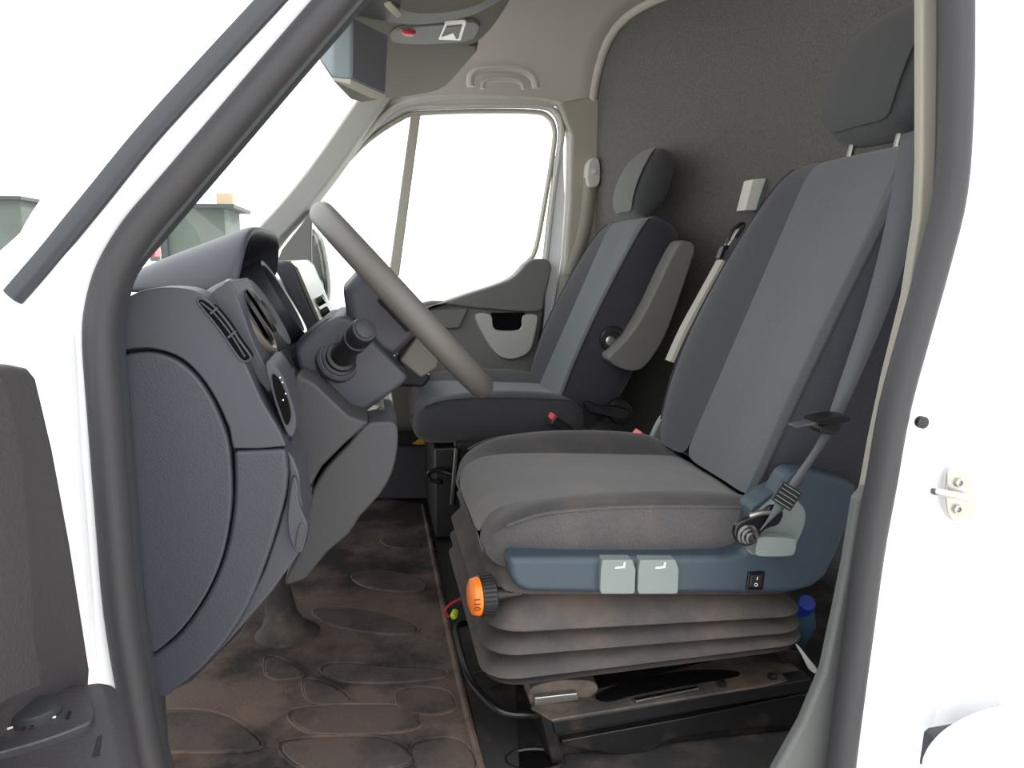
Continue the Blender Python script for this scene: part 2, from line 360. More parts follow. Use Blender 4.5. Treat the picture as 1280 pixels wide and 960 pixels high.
lathe('screw', P(1177, 934, c-.004), (0, -1, 0), [(-.001, .005), (.002, .005), (.003, .003), (.003, .0005)], 'steel', ff, n=10)
arc = sp2([(1168, 962), (1176, 946), (1192, 928), (1212, 914), (1236, 903), (1262, 895), (1300, 888), (1340, 886)], 4, False)+[(1345, 1010), (1160, 1010)]
yprism('flap_panel', arc, c-.030, c-.006, 'white_paint', ff, bev=.008, seg=3)
yprism('catch', [(1263, 860), (1268, 857), (1300, 852), (1300, 905), (1263, 902)], c-.012, c+.01, 'white_paint', ff, bev=.002)

# ------------------------------------------------------------------ driver's door, swung open
HP = V((-.285, .735, 0)); DU = V((-.22, -.975, 0)).normalized(); DW = V((-DU.y, DU.x, 0))   # along the door, inward normal
def door_pt(u, w, z): return HP+DU*u+DW*w+V((0, 0, z))
dd = empty('door_1', HP+V((0, 0, -.35)), 'open driver door with black inner trim', 'door', kind='structure')
nd = DW
def dpx(pts, w): return [PN(a, b, HP+DW*w, nd) for a, b in pts]
pr = [door_pt(u, 0, z) for u, z in [(0, -.35), (1.02, -.35), (1.04, .58), (.02, .60), (0, .55)]]
prism('door_skin', pr, -DW*.06, 'white_paint', dd, bev=.01)
fr = [door_pt(u, -.02, z) for u, z in [(.03, .57), (.18, .80), (.40, 1.06), (.55, 1.14), (.95, 1.15), (1.01, 1.08), (1.03, .57)]]
sweep('window_frame', spline(fr, 4), ell(10, .022, .02), 'white_paint', dd, side=DW)
gp = [door_pt(u, -.02, z) for u, z in [(.03, .57), (.18, .80), (.40, 1.06), (.55, 1.14), (.95, 1.15), (1.01, 1.08), (1.03, .57)]]
prism('door_glass', gp, DW*.004, 'glass', dd, bev=0)
prism('trim_panel', dpx([(-240, 446), (20, 455), (40, 459), (49, 470), (70, 560), (92, 680), (116, 835), (112, 900), (-240, 1150)], .055), -DW*.05, 'door_dark', dd, bev=.008, seg=3)
prism('trim_bulge', dpx(sp2([(-240, 470), (-20, 474), (4, 480), (18, 520), (30, 600), (38, 700), (44, 800), (50, 848), (20, 870), (-240, 950)], 3), .080), -DW*.05, 'door_dark', dd, bev=.02, seg=4)
zt = .40
top = sp2([(-160, 925), (-40, 885), (40, 862), (110, 847), (140, 846), (154, 858), (166, 900), (180, 960), (210, 1080), (60, 1160), (-160, 1180)], 4)
ar = prism('armrest', [P(a, b, z=zt) for a, b in top], (0, 0, -.30), 'door_dark', dd, bev=.016, seg=4)
pod = sp2([(-40, 925), (0, 898), (40, 880), (80, 868), (104, 867), (116, 878), (116, 896), (100, 908), (50, 926), (0, 940), (-40, 955)], 4)
pd = prism('switch_pod', [P(a, b, z=zt+.006) for a, b in pod], (0, 0, -.02), 'door_dark', ar, bev=.004, seg=3)
kn = P(43, 893, z=zt+.006)
lathe('mirror_knob', kn, (0, 0, 1), [(-.002, .019), (.0035, .0185), (.0045, .0165), (.006, .016), (.0065, .0145), (.0065, .001)], 'dash_dark', pd if False else ar, n=28)
for a, b, c_, d_ in ((0, 914, 16, 909), (57, 899, 70, 896)):
    tube('mark', [P(a, b, z=zt+.0072), P(c_, d_, z=zt+.0072)], .0008, 'mark', ar, n=6)
for a, b, c_, d_ in ((29, 912, 32, 905), (40, 910, 41, 904), (84, 898, 87, 890)):
    tube('slot', [P(a, b, z=zt+.0068), P(c_, d_, z=zt+.0068)], .0012, 'black_plastic', ar, n=6)
prism('slot_cover', [P(a, b, z=zt+.0005) for a, b in [(122, 920), (128, 918), (124, 945), (114, 948)]], (0, 0, -.004), 'black_plastic', ar, bev=.0005)

# ------------------------------------------------------------------ passenger door (closed)
pdr = empty('door_2', (.3, 2.64, .0), 'closed passenger door with window and grey pocket', 'door', kind='structure')
win = [(389, 266), (415, 223), (440, 195), (463, 173), (498, 150), (522, 142), (601, 139), (668, 140), (686, 147), (693, 162), (692, 185), (683, 241), (670, 310), (660, 327), (637, 347), (583, 366), (537, 381), (440, 405), (392, 410)]
wloop = pp(win, 2.635)
prism('window_glass', wloop, (0, .005, 0), 'glass', pdr, bev=0)
sweep('glass_run', spline([P(a, b, 2.625) for a, b in win[:14]], 4), ell(10, .008, .016), 'pillar_trim', pdr)
fro = [(384, 262), (410, 216), (436, 188), (459, 166), (495, 143), (521, 134), (601, 131), (672, 132), (693, 140), (701, 158), (700, 185), (691, 243), (681, 330)]
sweep('window_frame', spline([P(a, b, 2.615) for a, b in fro], 4), ell(10, .011, .018), 'pillar_light', pdr)
yprism('window_divider', [(514, 142), (526, 142), (499, 345), (486, 345)], 2.612, 2.645, 'pillar_trim', pdr, bev=.004)
yprism('painted_edge', [(693, 200), (704, 178), (706, 250), (701, 325), (690, 400), (676, 486), (669, 486), (680, 400), (684, 330), (688, 260)], 2.604, 2.63, 'white_paint', pdr, bev=.002)
yprism('upper_trim', sp2([(420, 420), (480, 398), (537, 383), (583, 368), (637, 349), (658, 329), (668, 324), (682, 324), (689, 331), (688, 345), (681, 372), (672, 390), (600, 386), (545, 384), (480, 420)], 4), 2.555, 2.63, 'door_trim', pdr, bev=.012, seg=3)
yprism('lower_trim', [(380, 412), (540, 376), (600, 378), (680, 382), (672, 440), (664, 490), (655, 560), (380, 560)], 2.575, 2.63, 'door_trim', pdr, bev=.008)
yprism('trim_wedge', [(538, 386), (586, 386), (574, 410), (545, 412), (530, 404)], 2.562, 2.60, 'door_trim', pdr, bev=.005)
pk = yprism('door_pocket', sp2([(594, 394), (614, 394), (619, 412), (650, 412), (654, 395), (671, 394), (671, 408), (664, 436), (652, 446), (634, 449), (618, 440), (604, 418)], 3), 2.556, 2.59, 'door_pocket', pdr, bev=.004)
yprism('pull_recess_shade', [(614, 391), (656, 391), (652, 413), (618, 413)], 2.566, 2.58, 'matte_black', pdr, bev=.001)  # darkness of the pull recess put into the colour of a flat piece
sweep('mirror_rim', spline([P(a, b, 2.80) for a, b in [(391, 288), (398, 296), (404, 318), (408, 345), (409, 365), (405, 385)]], 4), ell(10, .012, .05), 'door_trim', pdr)
yprism('mirror_back', [(388, 292), (396, 298), (402, 320), (405, 346), (406, 366), (402, 382), (385, 382)], 2.80, 2.88, 'door_trim', pdr, bev=.006)
tube('mirror_arm', [P(398, 350, 2.82), P(396, 362, 2.66)], .02, 'door_trim', pdr, n=10)
# ================================================================== dashboard
db = empty('dashboard', (-.35, 1.7, 0), 'blue-grey moulded plastic dashboard with instrument hood and air vents', 'dashboard')
body = [(-.62, .60), (-.45, .665), (-.30, .692), (-.23, .694), (-.19, .675), (-.165, .63), (-.14, .55), (-.125, .46), (-.16, .39), (-.25, .31), (-.40, .25), (-.62, .25)]
rings = []
for y, s in [(.875, 1), (1.05, 1), (1.5, 1), (2.1, 1), (2.555, 1)]:
    rings.append([V((x-.03*max(0, (y-1.5)), y, z-.02*max(0, y-1.5))) for x, z in body])
loft('main_body', rings, 'dash_plastic', db, bev=.015, seg=3)
YD = .855
upper = sp2([(148, 378), (175, 364), (205, 359), (238, 362), (258, 372)], 4, False)+sp2([(262, 376), (285, 412), (304, 448), (326, 498), (348, 536), (358, 558)], 4, False)+[(326, 561), (291, 561)]+sp2([(286, 535), (270, 500), (250, 470), (226, 448), (196, 437), (170, 436), (148, 440)], 4, False)
yprism('end_panel_upper', upper, YD, YD+.05, 'dash_plastic', db, bev=.005, seg=3)
lower = [(292, 564), (357, 561)]+sp2([(360, 590), (357, 620), (345, 665), (330, 710), (308, 762), (280, 805), (255, 834), (236, 850)], 4, False)+[(208, 872), (190, 875)]+[(185, 822)]+sp2([(196, 815), (226, 790), (258, 745), (280, 695), (291, 640), (293, 600)], 4, False)
yprism('end_panel_lower', lower, YD, YD+.06, 'dash_grain', db, bev=.005, seg=3)
cover = sp2([(151, 445), (172, 441), (196, 442), (222, 452), (246, 473), (265, 502), (280, 537), (286, 562), (289, 600), (288, 640), (278, 694), (257, 744), (226, 788), (194, 816)], 4, False)+[(186, 815), (172, 700), (160, 580)]
yprism('fuse_cover', cover, YD-.006, YD+.03, 'dash_grain', db, bev=.007, seg=4)
yprism('inner_flange', [(140, 378), (150, 376), (152, 450), (166, 600), (190, 815), (200, 872), (205, 950), (190, 950), (150, 620)], YD-.004, YD+.02, 'dash_dark', db, bev=.003)
# rear-facing lower edge with the bonnet pull
edge = [(358, 562), (366, 572), (374, 592), (376, 620), (382, 655), (381, 672), (374, 692), (340, 740), (300, 786), (262, 828)]+[(300, 772), (330, 712), (347, 662), (358, 622), (361, 590)]
yprism('lower_edge', edge, YD+.012, YD+.12, 'dash_plastic', db, bev=.006, seg=3)
hdl = yprism('release_handle', sp2([(366, 598), (372, 604), (374, 630), (384, 655), (383, 670), (377, 690), (369, 688), (361, 668), (360, 640)], 4), YD+.004, YD+.03, 'dash_plastic', db, bev=.006, seg=3)
yprism('handle_slot', sp2([(374, 656), (381, 657), (381, 668), (375, 686), (369, 682)], 3), YD+.002, YD+.012, 'knee_plastic', hdl, bev=.002)
# switch panel facing the driver
sw = yprism('switch_panel', sp2([(332, 456), (341, 455), (354, 472), (364, 500), (370, 525), (366, 545), (358, 540), (344, 505)], 3), YD+.01, YD+.10, 'dash_plastic', db, bev=.005, seg=3)
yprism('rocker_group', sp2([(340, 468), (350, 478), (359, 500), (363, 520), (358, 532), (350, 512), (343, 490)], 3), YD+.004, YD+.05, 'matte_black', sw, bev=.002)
for a, b in ((350, 472), (353, 478), (357, 492), (354, 500)):
    lathe('mark', P(a, b, YD+.0035), (0, -1, 0), [(-.001, .0008), (.0002, .0008), (.0003, .0002)], 'mark', sw, n=8)
# demister slot in the end panel
slot = sp2([(247, 377), (254, 374), (268, 384), (285, 404), (300, 427), (313, 445), (311, 450), (303, 451), (292, 438), (276, 414), (260, 394)], 3)
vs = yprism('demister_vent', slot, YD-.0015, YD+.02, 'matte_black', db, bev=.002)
for a in [((263, 392), (272, 385)), ((285, 422), (295, 414))]:
    tube('fin', [P(*a[0], YD-.003), P(*a[1], YD-.003)], .0014, 'dash_plastic', vs, n=6)
tube('fin', [P(a, b, YD-.002) for a, b in [(251, 378), (268, 392), (288, 417), (306, 446)]], .0010, 'dash_plastic', vs, n=6, k=4)
sweep('surround', spline([P(a, b, YD-.001) for a, b in slot[::3]], 3, True), ell(8, .0012, .002), 'dash_plastic', vs, closed=True)
# side window vent pod
NV = V((.87, 0, .49)).normalized(); TV = V((.49, 0, -.87)).normalized()
def pod(name, c, R_, ln, m, ringmat, par):
    o = lathe(name, c-NV*ln, NV, [(0, R_*.80), (ln*.5, R_*.96), (ln*.9, R_), (ln, R_*.98), (ln+.004, R_*.92), (ln+.002, R_*.84), (ln-.02, R_*.80), (ln-.03, R_*.02)], m, par, n=36)
    return o
c = P(313, 396, .96)
v1 = pod('side_vent', c, .050, .13, 'dash_plastic', 'bezel', db)
lathe('bezel_ring', c+NV*.003, NV, [(-.004, .049), (.001, .0485), (.003, .045), (.001, .041), (-.004, .041), (-.004, .049)], 'bezel', v1, n=36, caps=False)
for k_, (dy, r_) in enumerate([(-.012, .040), (.004, .036), (.018, .029)]):
    lathe('vane', c+NV*(k_*.008-.002)+V((0, dy*.3, 0)), (NV+V((0, .22, 0))), [(-.002, r_*.3), (-.002, r_), (.002, r_), (.002, r_*.3)], 'black_plastic', v1, n=30)
yprism('vent_skirt', sp2([(262, 377), (278, 356), (288, 352), (300, 380), (318, 430), (338, 470), (334, 490), (300, 440)], 3), YD+.03, YD+.16, 'dash_plastic', db, bev=.012, seg=3)
# instrument hood
def arch(nb, nt, y0, y1, k=9):   # near-bottom and near-top traced points, spanning y0..y1
    pts = []; ym = (y0+y1)/2; hw = (y1-y0)/2
    for i in range(k+1):
        a = math.pi*i/k; cy = -math.cos(a); sy = math.sin(a)
        e_ = 1-(1-sy)**2.2
        pts.append(V((nb.x+(nt.x-nb.x)*e_, ym+hw*math.copysign(abs(cy)**.75, cy), nb.z+(nt.z-nb.z)*e_)))
    return pts
rings = []
for (nb, nt, y0, y1) in [((150, 366), (160, 352), 1.13, 1.40), ((190, 366), (205, 330), 1.10, 1.43), ((240, 368), (262, 310), 1.07, 1.46), ((275, 372), (305, 294), 1.05, 1.48), ((297, 368), (326, 286), 1.05, 1.48)]:
    rings.append(arch(P(*nb, y0), P(*nt, (y0+y1)/2-.08), y0, y1))
hd = loft('instrument_hood', rings, 'dash_plastic', db, cyc=False, solid=.014, sub=2)
box('gauge_panel', (-.225, 1.265, .675), (.02, .30, .10), 'black_plastic', db, rot=rotb(NV, V((0, 0, 1))))
for y in (1.19, 1.34):
    cc = V((-.205, y, .690)); g_ = lathe('gauge', cc, NV, [(-.02, .042), (.012, .042), (.014, .038), (-.004, .036), (-.004, .001)], 'dash_dark', db, n=32)
    tube('needle', [cc-NV*.002, cc-NV*.002+TV*-.03+V((0, .012, 0))], .0012, 'wire_red', g_, n=6)
# drum between the side vent and the centre pod
c = P(338, 390, 1.12)
lathe('drum', c-NV*.09, NV, [(0, .05), (.085, .052), (.09, .050), (.088, .02), (.06, .01)], 'dash_dark', db, n=36)
c = P(356, 372, 1.36)
dr = lathe('cluster_shroud', c-NV*.12, NV, [(0, .070), (.11, .072), (.12, .069), (.118, .062), (.10, .060), (.09, .01)], 'dash_plastic', db, n=36)
# centre pod with two vents
cp = [(338, 330), (346, 326), (358, 325), (368, 333), (384, 372), (400, 408), (404, 420), (392, 424), (380, 412), (366, 382), (350, 348)]
cpo = yprism('centre_pod', cp, 1.52, 1.98, 'dash_plastic', db, bev=.008, seg=3)
yprism('pod_bezel', [(354, 326), (362, 325), (372, 334), (388, 372), (403, 408), (396, 412), (380, 376), (364, 340)], 1.525, 1.975, 'bezel', cpo, bev=.004)
for y in (1.60, 1.84):
    c = P(382, 364, 1.60); c.y = y; c = c-NV*.0
    v2 = lathe('centre_vent', c, NV, [(-.03, .046), (.0, .046), (.006, .043), (.006, .039), (-.012, .036), (-.014, .002)], 'bezel', cpo, n=32)
    for dy in (-.014, .002, .018):
        box('vane', c+V((0, dy, 0))+NV*.001, (.012, .004, .062), 'black_plastic', cpo, bev=.001, rot=rotb(NV, V((0, 0, 1))))
rd = yprism('radio_bezel', [(398, 398), (404, 396), (414, 416), (410, 428), (402, 424)], 1.62, 1.92, 'bezel', db, bev=.004)
lathe('radio_knob', P(403, 392, 1.63), NV, [(-.01, .009), (.014, .009), (.016, .007), (.016, .001)], 'black_plastic', rd, n=20)
lathe('radio_knob', P(397, 378, 1.63), NV, [(-.01, .009), (.012, .009), (.014, .007), (.014, .001)], 'black_plastic', rd, n=20)
# knee panels round the column
ku = [(350, 492), (372, 470), (392, 478), (436, 520), (462, 528), (430, 556), (402, 584), (386, 612), (380, 645), (374, 600), (362, 556)]
yprism('knee_panel', ku, 1.07, 1.50, 'knee_plastic', db, bev=.010, seg=3)
kl = [(456, 531), (478, 527), (492, 528), (497, 536), (497, 560), (490, 592), (474, 620), (450, 646), (436, 668), (410, 690), (384, 722), (372, 728), (356, 732), (362, 712), (380, 676), (384, 640), (391, 612), (408, 584), (436, 554)]
yprism('lower_column_cover', sp2(kl, 2), 1.08, 1.46, 'knee_plastic', db, bev=.014, seg=4)
ck = yprism('coin_tray', sp2([(455, 507), (466, 506), (484, 513), (495, 523), (493, 528), (480, 526), (460, 518)], 3), 1.172, 1.25, 'pillar_trim', db, bev=.002)
lathe('ignition_barrel', P(476, 513, 1.17), (0, -1, .2), [(-.01, .006), (.004, .006), (.005, .004), (.005, .0005)], 'black_plastic', ck, n=14)
# passenger-side lower dash and glove box
yprism('glove_box', [(400, 420), (470, 430), (540, 470), (530, 485), (470, 482), (400, 500)], 2.05, 2.5, 'dash_dark', db, bev=.01)
yprism('centre_console', [(392, 420), (420, 412), (452, 420), (470, 470), (478, 540), (470, 600), (392, 600)], 1.66, 1.95, 'dash_dark', db, bev=.012)
# foot rest below the dash
fb = P(356, 796, z=0.004)
tag(lathe('steering_shaft_boot', fb, V((-.10, 0, 1)), [(0, .070), (.010, .060), (.025, .042), (.05, .030), (.10, .025), (.16, .023), (.26, .022)], 'floor_black', n=24), 'dark rubber boot of the steering shaft standing on the floor mat', 'boot')

# ================================================================== steering column and wheel
WC = V((.052, 1.28, .670)); WN = V((.746, 0, .666)).normalized(); WT = V((.666, 0, -.746)).normalized(); WY = V((0, 1, 0))
sc = empty('steering_column', P(430, 520, 1.28), 'grey angular steering column shroud below the wheel', 'steering column')
sh = [(367, 442), (371, 432), (385, 420), (408, 402), (420, 396), (432, 395), (442, 400), (476, 434), (508, 466), (511, 473), (505, 480), (470, 506), (446, 523), (436, 524), (408, 504), (384, 486), (376, 472)]
yprism('lower_shroud', sh, 1.165, 1.40, 'dash_plastic', sc, bev=.010, seg=4)
yprism('upper_shroud', [(364, 446), (369, 430), (408, 398), (420, 396), (394, 420), (378, 438), (374, 466)], 1.185, 1.38, 'dash_dark', sc, bev=.008, seg=3)
a = P(424, 449, 1.165); b = P(456, 412, 1.075); ax = (b-a).normalized(); ln = (b-a).length
st = lathe('stalk', a, ax, [(-.01, .026), (.004, .026), (.006, .022), (.012, .0215), (.014, .017), (ln*.45, .0145), (ln*.55, .0145), (ln*.56, .017), (ln*.70, .0175), (ln*.71, .0155), (ln*.76, .0155), (ln*.77, .018), (ln*.97, .018), (ln, .0165), (ln+.001, .001)], 'black_plastic', sc, n=28)
lathe('stalk_cap', a, ax, [(ln-.001, .0125), (ln+.002, .0125), (ln+.003, .011), (ln+.003, .001)], 'dash_dark', st, n=24)
lathe('stalk_base', a, ax, [(-.012, .032), (-.002, .032), (.001, .029), (.001, .02)], 'dash_plastic', sc, n=28)
a2 = V((a.x, 1.40, a.z)); tube('stalk', [a2, a2+V((.02, .09, .03))], [.012, .014], 'black_plastic', sc, n=16)
whl = empty('steering_wheel', WC, 'grey-brown leather-look steering wheel seen almost edge on', 'steering wheel')
RW = .180
tube('rim', [WC+RW*(math.cos(t)*WT+math.sin(t)*WY) for t in [2*math.pi*i/64 for i in range(64)]], .0195, 'wheel_rubber', whl, n=16, closed=True)
def wp(t, y, n_): return WC+WT*t+WY*y+WN*n_
hub = [(-.085, -.018), (-.082, -.052), (-.05, -.074), (.03, -.078), (.045, -.068), (.045, -.014), (.02, -.004), (-.03, -.002)]
rings = [[wp(t*s, y, n_*s2) for t, n_ in hub] for y, s, s2 in [(-.092, .80, .9), (-.082, .95, 1), (0, 1, 1), (.082, .95, 1), (.092, .80, .9)]]
loft('hub', rings, 'dash_plastic', whl, bev=.006, seg=3)
prism('airbag_cover', [wp(t, y, -.012) for t, y in [(-.05, -.07), (-.03, -.085), (.04, -.08), (.06, -.05), (.06, .05), (.04, .08), (-.03, .085), (-.05, .07)]], WN*.018, 'dash_dark', whl, bev=.008, seg=3)
lo = [(.045, -.02), (.055, -.066), (.098, -.060), (.104, -.03), (.09, -.01)]
loft('lower_spoke_cover', [[wp(t, y, n_) for t, n_ in lo] for y in (-.065, -.05, .05, .065)], 'wheel_rubber', whl, bev=.005)
loft('lower_spoke', [[wp(t, y, -.020), wp(t, -y, -.020), wp(t, -y, -.008), wp(t, y, -.008)] for t, y in ((.09, .05), (.13, .035), (.172, .03))], 'wheel_rubber', whl, bev=.003)
for s in (-1, 1):
    loft('spoke', [[wp(-.035, s*y, n0), wp(.03, s*y, n0), wp(.03, s*y, n0+.012), wp(-.035, s*y, n0+.012)] for y, n0 in ((.08, -.03), (.12, -.02), (.172, -.008))], 'dash_dark', whl, bev=.003)
box('stalk_paddle', wp(-.055, -.06, -.052), (.03, .05, .008), 'dash_dark', whl, bev=.003, rot=rotb(WT, WN))

# ================================================================== overhead shelf, visor, monitor
oc = empty('overhead_console', (.1, 1.75, 1.12), 'bronze-grey overhead console with lamp and red button above windscreen', 'overhead console')
def zprism(name, px, z, h, m, par, bev=.004, **k): return prism(name, [P(a, b, z=z) for a, b in px], (0, 0, h), m, par, bev, **k)
zprism('side_pocket', sp2([(392, 60), (436, 124), (486, 123), (530, 118), (556, 110), (576, 90), (598, 58), (540, 60), (485, 66), (430, 50)], 3), 1.175, .12, 'console', oc, bev=.010, seg=3)
zprism('console_body', sp2([(400, 30), (440, 60), (486, 71), (530, 68), (584, 58), (606, 46), (628, 18), (640, -8), (600, 0), (540, 20), (470, 18)], 3), 1.150, .12, 'console', oc, bev=.008, seg=3)
lp = zprism('lamp_panel', sp2([(488, 50), (494, 38), (520, 33), (560, 30), (592, 27), (600, 34), (596, 44), (585, 52), (540, 56), (500, 55)], 3), 1.146, .02, 'console_dark', oc, bev=.004)
lathe('red_button', P(511, 40, z=1.146), (0, 0, -1), [(-.004, .013), (.002, .013), (.005, .010), (.006, .004), (.006, .0005)], 'red', oc, n=24)
zprism('lamp_frame', [(548, 50), (556, 31), (583, 29), (576, 51)], 1.144, .02, 'lens', oc, bev=.002)
zprism('lamp_lens', [(552, 47), (558, 34), (578, 32), (573, 49)], 1.142, .01, 'console_dark', oc, bev=.001)
zprism('lamp_bulb', [(551, 48), (567, 42), (570, 48), (566, 50)], 1.140, .004, 'lens', oc, bev=.0005)
vis = empty('sun_visor', P(520, 0, z=1.14), 'grey folded sun visor clipped below the overhead console', 'sun visor')
zprism('visor_panel', sp2([(395, 6), (440, 20), (500, 31), (540, 31), (585, 22), (612, 10), (636, -8), (640, -60), (560, -80), (430, -60)], 3), 1.130, .018, 'console_dark', vis, bev=.007, seg=3)
tube('visor_pivot', [P(484, 4, z=1.128), P(490, 10, z=1.124), P(498, 17, z=1.124)], .006, 'pillar_trim', vis, n=10)
zprism('visor_pad', sp2([(500, 2), (512, 16), (560, 16), (600, 6), (625, -14), (620, -60), (520, -60)], 3), 1.124, .008, 'console', vis, bev=.003)
mo = empty('rear_view_monitor', P(440, 60, 1.5), 'slate rear-view camera monitor hanging at the windscreen top', 'monitor')
ym = 1.41
q = [P(439, 20, ym), P(486, 43, ym+.07), P(482, 119, ym+.07), P(438, 99, ym)]
nrm = (q[1]-q[0]).cross(q[3]-q[0]).normalized()
if nrm.dot(CAM-q[0]) < 0: nrm = -nrm
bk = [P(398, 24, ym+.02), P(436, 38, ym+.09), P(434, 108, ym+.09), P(398, 70, ym+.02)]
bk2 = [P(416, 18, ym), P(468, 42, ym+.08), P(464, 120, ym+.08), P(416, 97, ym)]
loft('case', [q, bk2, bk], 'monitor_case', mo, bev=.004, seg=3)
cc = sum(q, V())/4; prism('screen', [cc+(p-cc)*.93+nrm*.0015 for p in q], -nrm*.004, 'screen', mo, bev=.001)
loft('bottom_bezel', [[q[3], q[2], q[2]-V((0, 0, .008)), q[3]-V((0, 0, .008))], [bk2[3], bk2[2], bk2[2]-V((0, 0, .004)), bk2[3]-V((0, 0, .004))]], 'pillar_trim', mo)
tube('bracket', [P(420, 56, ym+.06), P(424, 46, ym+.065), P(428, 40, ym+.07)], .012, 'black_plastic', mo, n=10)
# ================================================================== seats
def backrest_rings(o, t, n, L_, ins, sh=0.0):
    rows = []
    S_ = [(0, .205, .10, .02), (.04, .225, .12, .030), (.12, .240, .13, .042), (.22, .246, .13, .045), (.32, .242, .12, .040), (.42, .234, .11, .030), (.49, .224, .10, .020), (.535, .214, .105, .010), (.562, .202, .10, -.002), (.575, .184, .08, -.016)]
    for s, w, th, bo in S_:
        s = s*L_/.575; i_ = min(ins, w*.72)
        f = [(-w*.96, -th), (-w, -th*.55), (-w*.99, -.01+bo*.3), (-w+.012, bo*.85), (-w+.035, bo), (-(i_+w)/2+.004, bo*.75), (-i_-.006, .006 if bo > 0 else bo), (-i_*.5, 0 if bo > 0 else bo), (0, -.004 if bo > 0 else bo)]
        g_ = f+[(-a, b) for a, b in reversed(f[:-1])]+[(w*.5, -th-.012), (0, -th-.016), (-w*.5, -th-.012)]
        k_ = sh*(1-.6*s/L_); g_ = [(a-k_, b) if 6 <= i <= 10 else ((a-k_*.5, b) if i in (5, 11) else (a, b)) for i, (a, b) in enumerate(g_)]
        rows.append([o+t*s+V((0, a, 0))+n*b for a, b in g_])
    return rows
def cushion_rings(o, ins, D, zt_front):
    rows = []
    # (x, half width, top z, bolster rise, bottom z)
    S_ = [(0.0, .190, -.050, -.010, zt_front+.030), (.006, .215, -.024, .0, zt_front+.012), (.028, .236, -.004, .004, zt_front), (.08, .246, .004, .018, zt_front-.004), (.18, .250, .0, .030, zt_front), (.30, .250, -.008, .034, zt_front+.004), (.40, .248, -.014, .028, zt_front+.008), (D-.02, .244, -.018, .012, zt_front+.010), (D, .236, -.024, .0, zt_front+.014)]
    for x, w, zt_, br, zb in S_:
        f = [(-w*.93, zb), (-w*.985, zb*.7+zt_*.3), (-w, zb*.35+zt_*.65), (-w+.010, zt_+br*.7-.004), (-w+.03, zt_+br+.002), (-(ins+w)/2, zt_+br), (-ins-.008, zt_+.002), (-ins*.5, zt_), (0, zt_+.002)]
        g_ = f+[(-a, b) for a, b in reversed(f[:-1])]+[(w*.5, zb-.006), (0, zb-.006), (-w*.5, zb-.006)]
        rows.append([o+V((x, a, b)) for a, b in g_])
    return rows
def seat(root, co, bo_, t, D, zf, mats, hr_off, hs=1.0, L_=.60, sh=0.0, hn=.035):
    n = V((-t.z, 0, t.x))
    R_ = cushion_rings(co, .135, D, zf)
    grid_part('cushion_insert', R_, 6, 10, mats[0], root, sub=2); grid_part('cushion_bolster', R_, 3, 6, mats[1], root, sub=2); grid_part('cushion_bolster', R_, 10, 13, mats[1], root, sub=2)
    lo_ = loft('cushion_side', [[r[j % 20] for j in range(13, 24)] for r in R_], mats[2], root, cyc=False, sub=2)
    # front closing strip
    r0 = R_[0]; cen = co+V((.004, 0, zf*.5-.02)); me_v = r0+[cen]
    mesh('cushion_front', me_v, [[i, (i+1) % 20, 20] for i in range(20)], mats[2], root)
    for j in (3, 13): tube('piping', [r[j] for r in R_[2:]], .0022, mats[2], root, n=6, k=3)
    B_ = backrest_rings(bo_, t, n, L_, .126, sh)
    grid_part('backrest_insert', B_, 6, 10, mats[3], root, sub=2); grid_part('backrest_bolster', B_, 3, 6, mats[4], root, sub=2); grid_part('backrest_bolster', B_, 10, 13, mats[4], root, sub=2)
    loft('backrest_shell', [[r[j % 20] for j in range(13, 24)] for r in B_], mats[5], root, cyc=False, sub=2)
    rt_ = B_[-1]; mesh('backrest_top', rt_+[sum(rt_, V())/20+t*.004], [[i, (i+1) % 20, 20] for i in range(20)], mats[4], root)
    for j in (3, 13): tube('piping', [r[j] for r in B_[1:-1]], .002, mats[5], root, n=6, k=3)
    # headrest
    hc = bo_+t*(L_+hr_off)-n*hn; th = (t+n*.02).normalized(); nh = V((-th.z, 0, th.x))
    rows = []
    for s, w, d0, d1 in [(-.098, .070, .012, .018), (-.092, .098, .026, .034), (-.07, .122, .044, .046), (-.02, .134, .054, .050), (.03, .132, .052, .046), (.07, .118, .044, .040), (.094, .092, .030, .028), (.102, .064, .014, .014)]:
        s *= hs; w *= hs*.92; d0 *= hs; d1 *= hs
        f = [(-w, 0), (-w*.97, d0*.55), (-w*.82, d0*.95), (-w*.45, d0*1.05), (0, d0*1.07)]
        g_ = f+[(-a, b) for a, b in reversed(f[:-1])]+[(w*.97, -d1*.5), (w*.8, -d1*.9), (0, -d1), (-w*.8, -d1*.9), (-w*.97, -d1*.5)]
        rows.append([hc+th*s+V((0, a, 0))+nh*b for a, b in g_])
    h_ = loft('headrest', rows, mats[6], root, sub=2)
    fp = [[p+nh*.0025 for p in r[2:7]] for r in rows[1:-1]]
    loft('headrest_face', fp, mats[7], h_, cyc=False, sub=2)
    for s in (-1, 1):
        tube('headrest_post', [bo_+t*(L_-.03)-n*.04+V((0, s*.065, 0)), hc-th*.06+V((0, s*.065, 0))], .006, 'steel', root, n=10)
        lathe('post_guide', bo_+t*(L_-.006)-n*.04+V((0, s*.065, 0)), t, [(-.01, .013), (.005, .013), (.008, .010), (.008, .006)], 'black_plastic', root, n=14)
TB = V((.405, 0, .914)).normalized()
